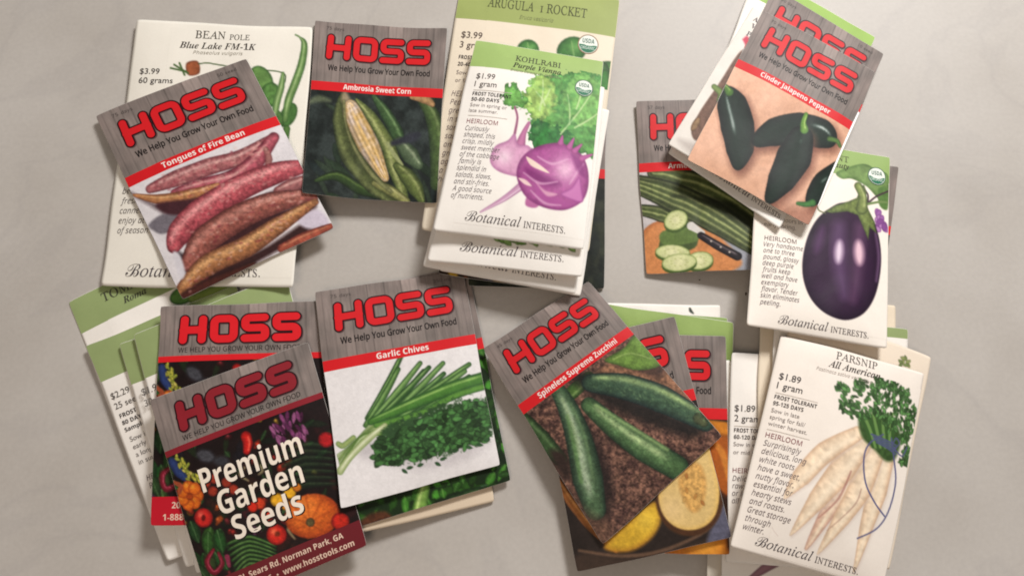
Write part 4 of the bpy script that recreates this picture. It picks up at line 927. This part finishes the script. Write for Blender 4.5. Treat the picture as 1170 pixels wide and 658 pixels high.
wk.flat('rule', (x, y + 10, x + 28, y + 10.4), (190, 182, 172), 7)
wk.letters('season_lettering', [('FROST TOLERANT', 'heavy', x, y + 14.4, 3.9, 'l', 28), ('60-120 DAYS', 'heavy', x, y + 19, 3.9, 'l', 21)], (60, 52, 52), 8)
wk.letters('sowing_lettering', [('Sow in early', 'sans', x, y + 24, 4.2, 'l'), ('or mid summer.', 'sans', x, y + 29.4, 4.2, 'l')], (120, 112, 110), 8)
wk.letters('heirloom_lettering', [('HEIRLOOM', 'medium', x, y + 42, 4.6, 'l')], (120, 44, 58), 8)
wk.letters('description_lettering', [(t, 'italic', x, y + 47.5 + 5 * i, 5, 'l') for i, t in enumerate(['Delicious', 'raw, baked', 'or in soups', 'all winter.'])], (100, 90, 92), 8)
hoss([(672, 378), (829, 383), (833, 634), (665, 628)], 'upright packet with orange squash slivers, beneath the tilted squash packet', 'Squash', p_orange, '', 10, weight2='30 seeds', res=.8)
hoss([(610, 398), (771, 361), (837, 613), (660, 653)], 'packet showing a halved yellow squash in a dark bowl, mostly hidden under the zucchini packet', 'Butternut', p_squash, '', 11, weight2='30 seeds', gam=1.05)
hoss([(552, 398), (672, 321), (825, 498), (688, 622)], 'tilted grey wood print packet showing dark green zucchinis on soil', 'Spineless Supreme Zucchini', p_zuke, '45 days', 12, puff=1.4, tw=70, gam=1.06)

# upper middle pile, upper packets
ar = bi([(527, -22), (708, 0), (674, 288), (482, 263)], 'large cream packet with a wide olive green header reading arugula, behind the kohlrabi packet', H=160, header=25.5, hcol=(152, 164, 98), paper=(226, 214, 194), logo=False, seed=13,
        art=((20, 14, 99, 60), p_arug), puff=1.6, sealed=(84, 33, 6.4), seal_ring=(146, 116, 92))
x, y = ar.loc(557, 9); ar.letters('title_lettering', [('ARUGULA', 'serif', x, y, 8.6, 'l', 29), ('I', 'serif', x + 33, y, 6, 'l'), ('ROCKET', 'serif', x + 37, y, 8.6, 'l', 25)], (78, 82, 52), 8)
ar.letters('latin_lettering', [('Eruca vesicaria', 'italic', x + 21, y + 6, 3.6, 'l')], (120, 126, 84), 8)
x, y = ar.loc(527, 44); ar.letters('price_lettering', [('$3.99', 'price', x, y, 6.0, 'l'), ('3 grams', 'price', x, y + 6.6, 6.0, 'l')], (84, 70, 66), 8)
ar.letters('season_lettering', [('FROST TOLERANT', 'heavy', x + .5, y + 14, 3.4, 'l', 24), ('20-40 DAYS', 'heavy', x + .5, y + 18.5, 3.4, 'l', 17)], (56, 48, 50), 8)
ar.letters('sowing_lettering', [('Sow in spring', 'sans', x + .5, y + 24, 3.8, 'l'), ('or fall.', 'sans', x + .5, y + 29, 3.8, 'l')], (130, 118, 114), 8)
ar.letters('description_lettering', [(t, 'italic', x - .5, y + 38 + 5.4 * i, 4.8, 'l') for i, t in enumerate(['HEIRLOOM', 'Peppery, nutty', 'greens, great', 'in salads and', 'sandwiches or', 'sauteed. Cut', 'and it will', 'grow back', 'again for', 'a second', 'harvest.'])], (112, 98, 98), 8)
hoss([(360, 23), (511, 32), (498, 232), (345, 221)], 'grey wood print packet showing an ear of sweet corn in its husk', 'Ambrosia Sweet Corn', p_corn, '75 days', 14, tw=51, gam=1.08)
bi([(548, 104), (697, 126), (663, 339), (502, 309)], 'cream packet lowest of the matching ones under the kohlrabi packet', header=0, seed=15, puff=1.2, wob=.4)
bi([(536, 92), (688, 118), (657, 336), (482, 304)], 'cream packet third from the top of the kohlrabi pile, its lower left corner sticking out', header=0, seed=16, puff=1.6, logoy=136)
bi([(537, 76), (692, 100), (665, 316), (488, 298)], 'cream packet directly beneath the kohlrabi packet, a green leaf sprig at its edge', header=0, seed=17, puff=2.0,
   art=((30, 120, 99, 141), lambda c: [c.leaf(570 + i * 5.2, 274 + (i % 3) * 2 + (i > 13) * (i - 13) * 2.6, 13, 8, 20 + i * 13 % 60, (112, 150, 78) if i % 2 else (136, 172, 98), seed=i) for i in range(17)]), wob=.8)
kohl = bi(KQ, 'cream packet with a purple kohlrabi drawn under big green leaves', title='KOHLRABI', sub='Purple Vienna', latin='Brassica oleracea var. gongylodes', art=((12, 12, 99.5, 136), p_kohl), hcol=(156, 182, 110),
          price=('$1.99', '1 gram'), frost=('FROST TOLERANT', '50-60 DAYS'), sow=('Sow in spring or', 'late summer.'), seed=18, puff=2.6, wob=.8, sealed=(87, 26.5, 7.0),
          desc=['Curiously', 'shaped, this', 'crisp, mildly', 'sweet member', 'of the cabbage', 'family is', 'splendid in', 'salads, slaws,', 'and stir-fries.', 'A good source', 'of nutrients.'])

# right: lower packets
bi([(868, 339), (1023, 349), (1020, 560), (864, 556)], 'plain cream packet lowest under the eggplant packet, its square upper right corner showing', seed=61, puff=.7, bare=True, paper=(226, 212, 190))
bi([(885, 362), (1037, 376), (1032, 580), (880, 570)], 'cream packet with a sliver of green header between the plain packet and the parsnip packets', header=8, seed=62, puff=.8, logo=False)
bi([(908, 350), (1064, 409), (1016, 650), (850, 600)], 'cream packet directly beneath the parsnip packet, its right corner sticking out', header=0, seed=66, puff=1.4, logo=False, paper=(228, 214, 196),
   art=((60, 5, 99, 60), lambda c: [c.leaf(1027 + (i % 4) * 3, 418 - (i % 3) * 4, 7, 4, -60 - i * 20, (140, 150, 92) if i % 2 else (110, 126, 76), seed=i) for i in range(8)]))
k = bi([(892, 383), (1057, 426), (1007, 675), (834, 624)], 'cream packet with a tied bunch of parsnips drawn on it', H=146, header=0, title=None, seed=67, puff=2.4, wob=.7, paper=(236, 227, 217), logo=False, art=((22, 12, 99.6, 144), p_pars))
x, y = k.loc(975, 417); k.letters('title_lettering', [('PARSNIP', 'serif', x + .5, y, 7.6, 'c', 28)], (96, 90, 86), 8)
k.letters('variety_lettering', [('All American', 'serifitalic', x, y + 6.6, 7.2, 'c', 35)], (66, 60, 56), 8); k.letters('latin_lettering', [('Pastinaca sativa var. sativa', 'italic', x - 6, y + 11, 3.4, 'c', 38)], (150, 140, 132), 8)
x, y = k.loc(888, 434); k.letters('price_lettering', [('$1.89', 'price', x, y, 6.6, 'l'), ('1 gram', 'price', x, y + 6.6, 6.6, 'l')], INK, 8); k.flat('rule', (x, y + 9.6, x + 28, y + 10), (196, 186, 176), 7)
k.letters('season_lettering', [('FROST TOLERANT', 'heavy', x, y + 14, 3.9, 'l', 28), ('95-125 DAYS', 'heavy', x, y + 18.5, 3.9, 'l', 20)], (62, 54, 54), 8)
k.letters('sowing_lettering', [(t, 'sans', x, y + 23.6 + 4.6 * i, 4.2, 'l') for i, t in enumerate(['Sow in late', 'spring for fall/', 'winter harvest.'])], (132, 122, 118), 8); k.flat('rule', (x, y + 35.4, x + 28, y + 35.8), (196, 186, 176), 7)
k.letters('heirloom_lettering', [('HEIRLOOM', 'medium', x, y + 41, 4.7, 'l')], (120, 44, 58), 8)
k.letters('description_lettering', [(t, 'italic', x, y + 46.6 + 5.55 * i, 5.2, 'l') for i, t in enumerate(['Surprisingly', 'delicious, long', 'white roots', 'have a sweet,', 'nutty flavor,', 'essential for', 'hearty stews', 'and roasts.', 'Great storage', 'through', 'winter.'])], (104, 92, 94), 8)
x, y = k.loc(861, 622); maker(k, y, 1.0, x)

# right: eggplant packet and what lies under it
hoss([(880, 180), (1028, 190), (1006, 382), (862, 368)], 'grey wood print packet under the eggplant packet, a strip showing at its right', 'Eggplant', p_dark, '', 20, res=1.5)
hoss([(726, 116), (880, 110), (894, 306), (738, 313)], 'grey wood print packet showing striped cucumbers sliced on a board', 'Armenian Cucumber', p_cuke, '57 days', 21, gam=1.05)
k = bi([(869, 155), (1017, 180), (1013, 398), (853, 372)], 'cream packet with a glossy purple eggplant drawn on it', header=21, hcol=(146, 172, 104), seed=22, puff=2.4, paper=(238, 230, 220), wob=.7, sealed=(89.6, 17.5, 7.2), art=((30, 1, 99.5, 136), p_egg), logo=False)
x, y = k.loc(888, 370); maker(k, y, .96, x)
x, y = k.loc(873, 252); k.letters('sowing_lettering', [('Sow indoors in', 'plain', x, y, 4, 'l'), ('early spring.', 'plain', x, y + 4.6, 4, 'l')], (140, 132, 130), 8)
x, y = k.loc(969, 187); k.letters('title_lettering', [('EGGPLANT', 'serif', x, y, 6.9, 'r')], (92, 98, 66), 8); x, y = k.loc(969, 195); k.letters('variety_lettering', [('Black Beauty', 'serifitalic', x, y, 6.4, 'r')], (62, 62, 46), 8)
x, y = k.loc(873, 275); k.letters('heirloom_lettering', [('HEIRLOOM', 'medium', x, y, 4.5, 'l')], (90, 70, 72), 8)
k.letters('description_lettering', [(t, 'italic', x - .4, y + 4.7 + 4.6 * i, 4.7, 'l') for i, t in enumerate(['Very handsome', 'one to three', 'pound, glossy', 'deep purple', 'fruits keep', 'well and have', 'exemplary', 'flavor. Tender', 'skin eliminates', 'peeling.'])], (96, 86, 90), 8)

# upper right pile
k = bi([(863, -6), (985, 80), (891, 262), (763, 176)], 'cream packet at the bottom of the jalapeno pile, its lettered lower edge showing', seed=71, puff=1.0, wob=.3, logo=False)
x, y = k.loc(812, 206); maker(k, y - 4.2, .9, x)
bi([(866, -32), (1000, 42), (935, 205), (800, 132)], 'green headed packet showing a green strip above the two grey ones, upper right pile', seed=72, puff=.6, hcol=(152, 184, 96), logo=False, wob=.3)
k = bi([(861, 7), (990, 82), (893, 240), (763, 166)], 'white packet with a brown root picture sliding out to the left of the jalapeno packet', header=0, seed=73, puff=.6, logo=False, wob=.3, paper=(230, 224, 216), art=((.5, 14, 60, 141), p_plate))
for t, px, py in (('A', 860, 24), ('V', 857, 32), ('P', 852, 41)):
    x, y = k.loc(px, py); k.letters('title_lettering', [(t, 'serifbold', x, y, 6, 'l')], (96, 88, 92), 8)
hoss([(884, -14), (1010, 62), (935, 236), (796, 166)], 'grey wood print packet just beneath the jalapeno packet, only its red lettering top showing', 'Pepper', none, '60 days', 74, weight2='10 seed', puff=.6, res=3, wob=.3)
hoss([(873, 12), (1000, 83), (924, 257), (785, 183)], 'grey wood print packet showing dark green jalapenos on a peach ground', 'Cinder Jalapeno Pepper', p_jal, '70 days', 24, puff=1.3, tw=60, gam=1.08)

# ------------------------------------------------------------------ light
w = bpy.data.worlds.new('World'); SC.world = w; w.use_nodes = True
w.node_tree.nodes['Background'].inputs[0].default_value = (1.0, .94, .88, 1); w.node_tree.nodes['Background'].inputs[1].default_value = .22
def area(name, loc, aim, size, power, col, sy=None):
    l = bpy.data.lights.new(name, 'AREA'); l.energy = power; l.color = col; l.shape = 'RECTANGLE'; l.size = size; l.size_y = sy or size
    o = bpy.data.objects.new(name, l); COL.objects.link(o); o.location = loc
    o.rotation_euler = (Vector(aim) - Vector(loc)).to_track_quat('-Z', 'Y').to_euler()
area('window_light', (.50, 1.02, .90), (0.0, .02, 0), .34, 21.5, (1.0, .98, .96), .30)
area('room_light', (-.3, -.5, 1.3), (0, 0, 0), .5, 4.4, (1.0, .78, .60))
SC.view_settings.view_transform = 'Standard'; SC.view_settings.look = 'None'; SC.view_settings.exposure = -0.08; SC.view_settings.gamma = 1
SC.cycles.filter_width = 1.9

def speck(px, py, L, W, ang, label):
    """a stray dark seed lying on the table"""
    gx, gy = ground(px, py); V = []; Fc = []; n = 10; m = 6; a = math.radians(ang)
    for i in range(m + 1):
        t = math.pi * i / m
        for j in range(n):
            p = 2 * math.pi * j / n; x = -math.cos(t) * L / 2; r = math.sin(t) * (1 - .25 * math.cos(t)); y = r * math.cos(p) * W / 2; z = r * math.sin(p) * W * .35 + W * .35
            V.append((x * math.cos(a) - y * math.sin(a), x * math.sin(a) + y * math.cos(a), z))
    for i in range(m):
        for j in range(n): Fc.append((i * n + j, i * n + (j + 1) % n, (i + 1) * n + (j + 1) % n, (i + 1) * n + j))
    me = bpy.data.meshes.new('stray_seed'); me.from_pydata(V, [], Fc); me.materials.append(M_SEED)
    me.polygons.foreach_set('use_smooth', [True] * len(me.polygons))
    o = bpy.data.objects.new('stray_seed', me); COL.objects.link(o); o.location = (gx, gy, 0.0001); o['label'] = label; o['category'] = 'seed'; o['group'] = 'stray seeds'
M_SEED = bpy.data.materials.new('seed_coat'); M_SEED.use_nodes = True
_b = M_SEED.node_tree.nodes['Principled BSDF']; _n = M_SEED.node_tree.nodes.new('ShaderNodeTexNoise'); _n.inputs['Scale'].default_value = 800
_r = M_SEED.node_tree.nodes.new('ShaderNodeValToRGB'); _r.color_ramp.elements[0].color = (.03, .02, .015, 1); _r.color_ramp.elements[1].color = (.10, .07, .05, 1)
M_SEED.node_tree.links.new(_n.outputs['Fac'], _r.inputs['Fac']); M_SEED.node_tree.links.new(_r.outputs['Color'], _b.inputs['Base Color']); _b.inputs['Roughness'].default_value = .6
speck(799, 320, .0012 * .9, .0007, 20, 'tiny dark seed on the table below the sliced cucumber packet')
speck(852, 336, .0022, .0009, 80, 'small dark seed at the left edge of the eggplant packet')

bpy.data.objects.remove(TYPE[1]); bpy.data.curves.remove(TYPE[0])
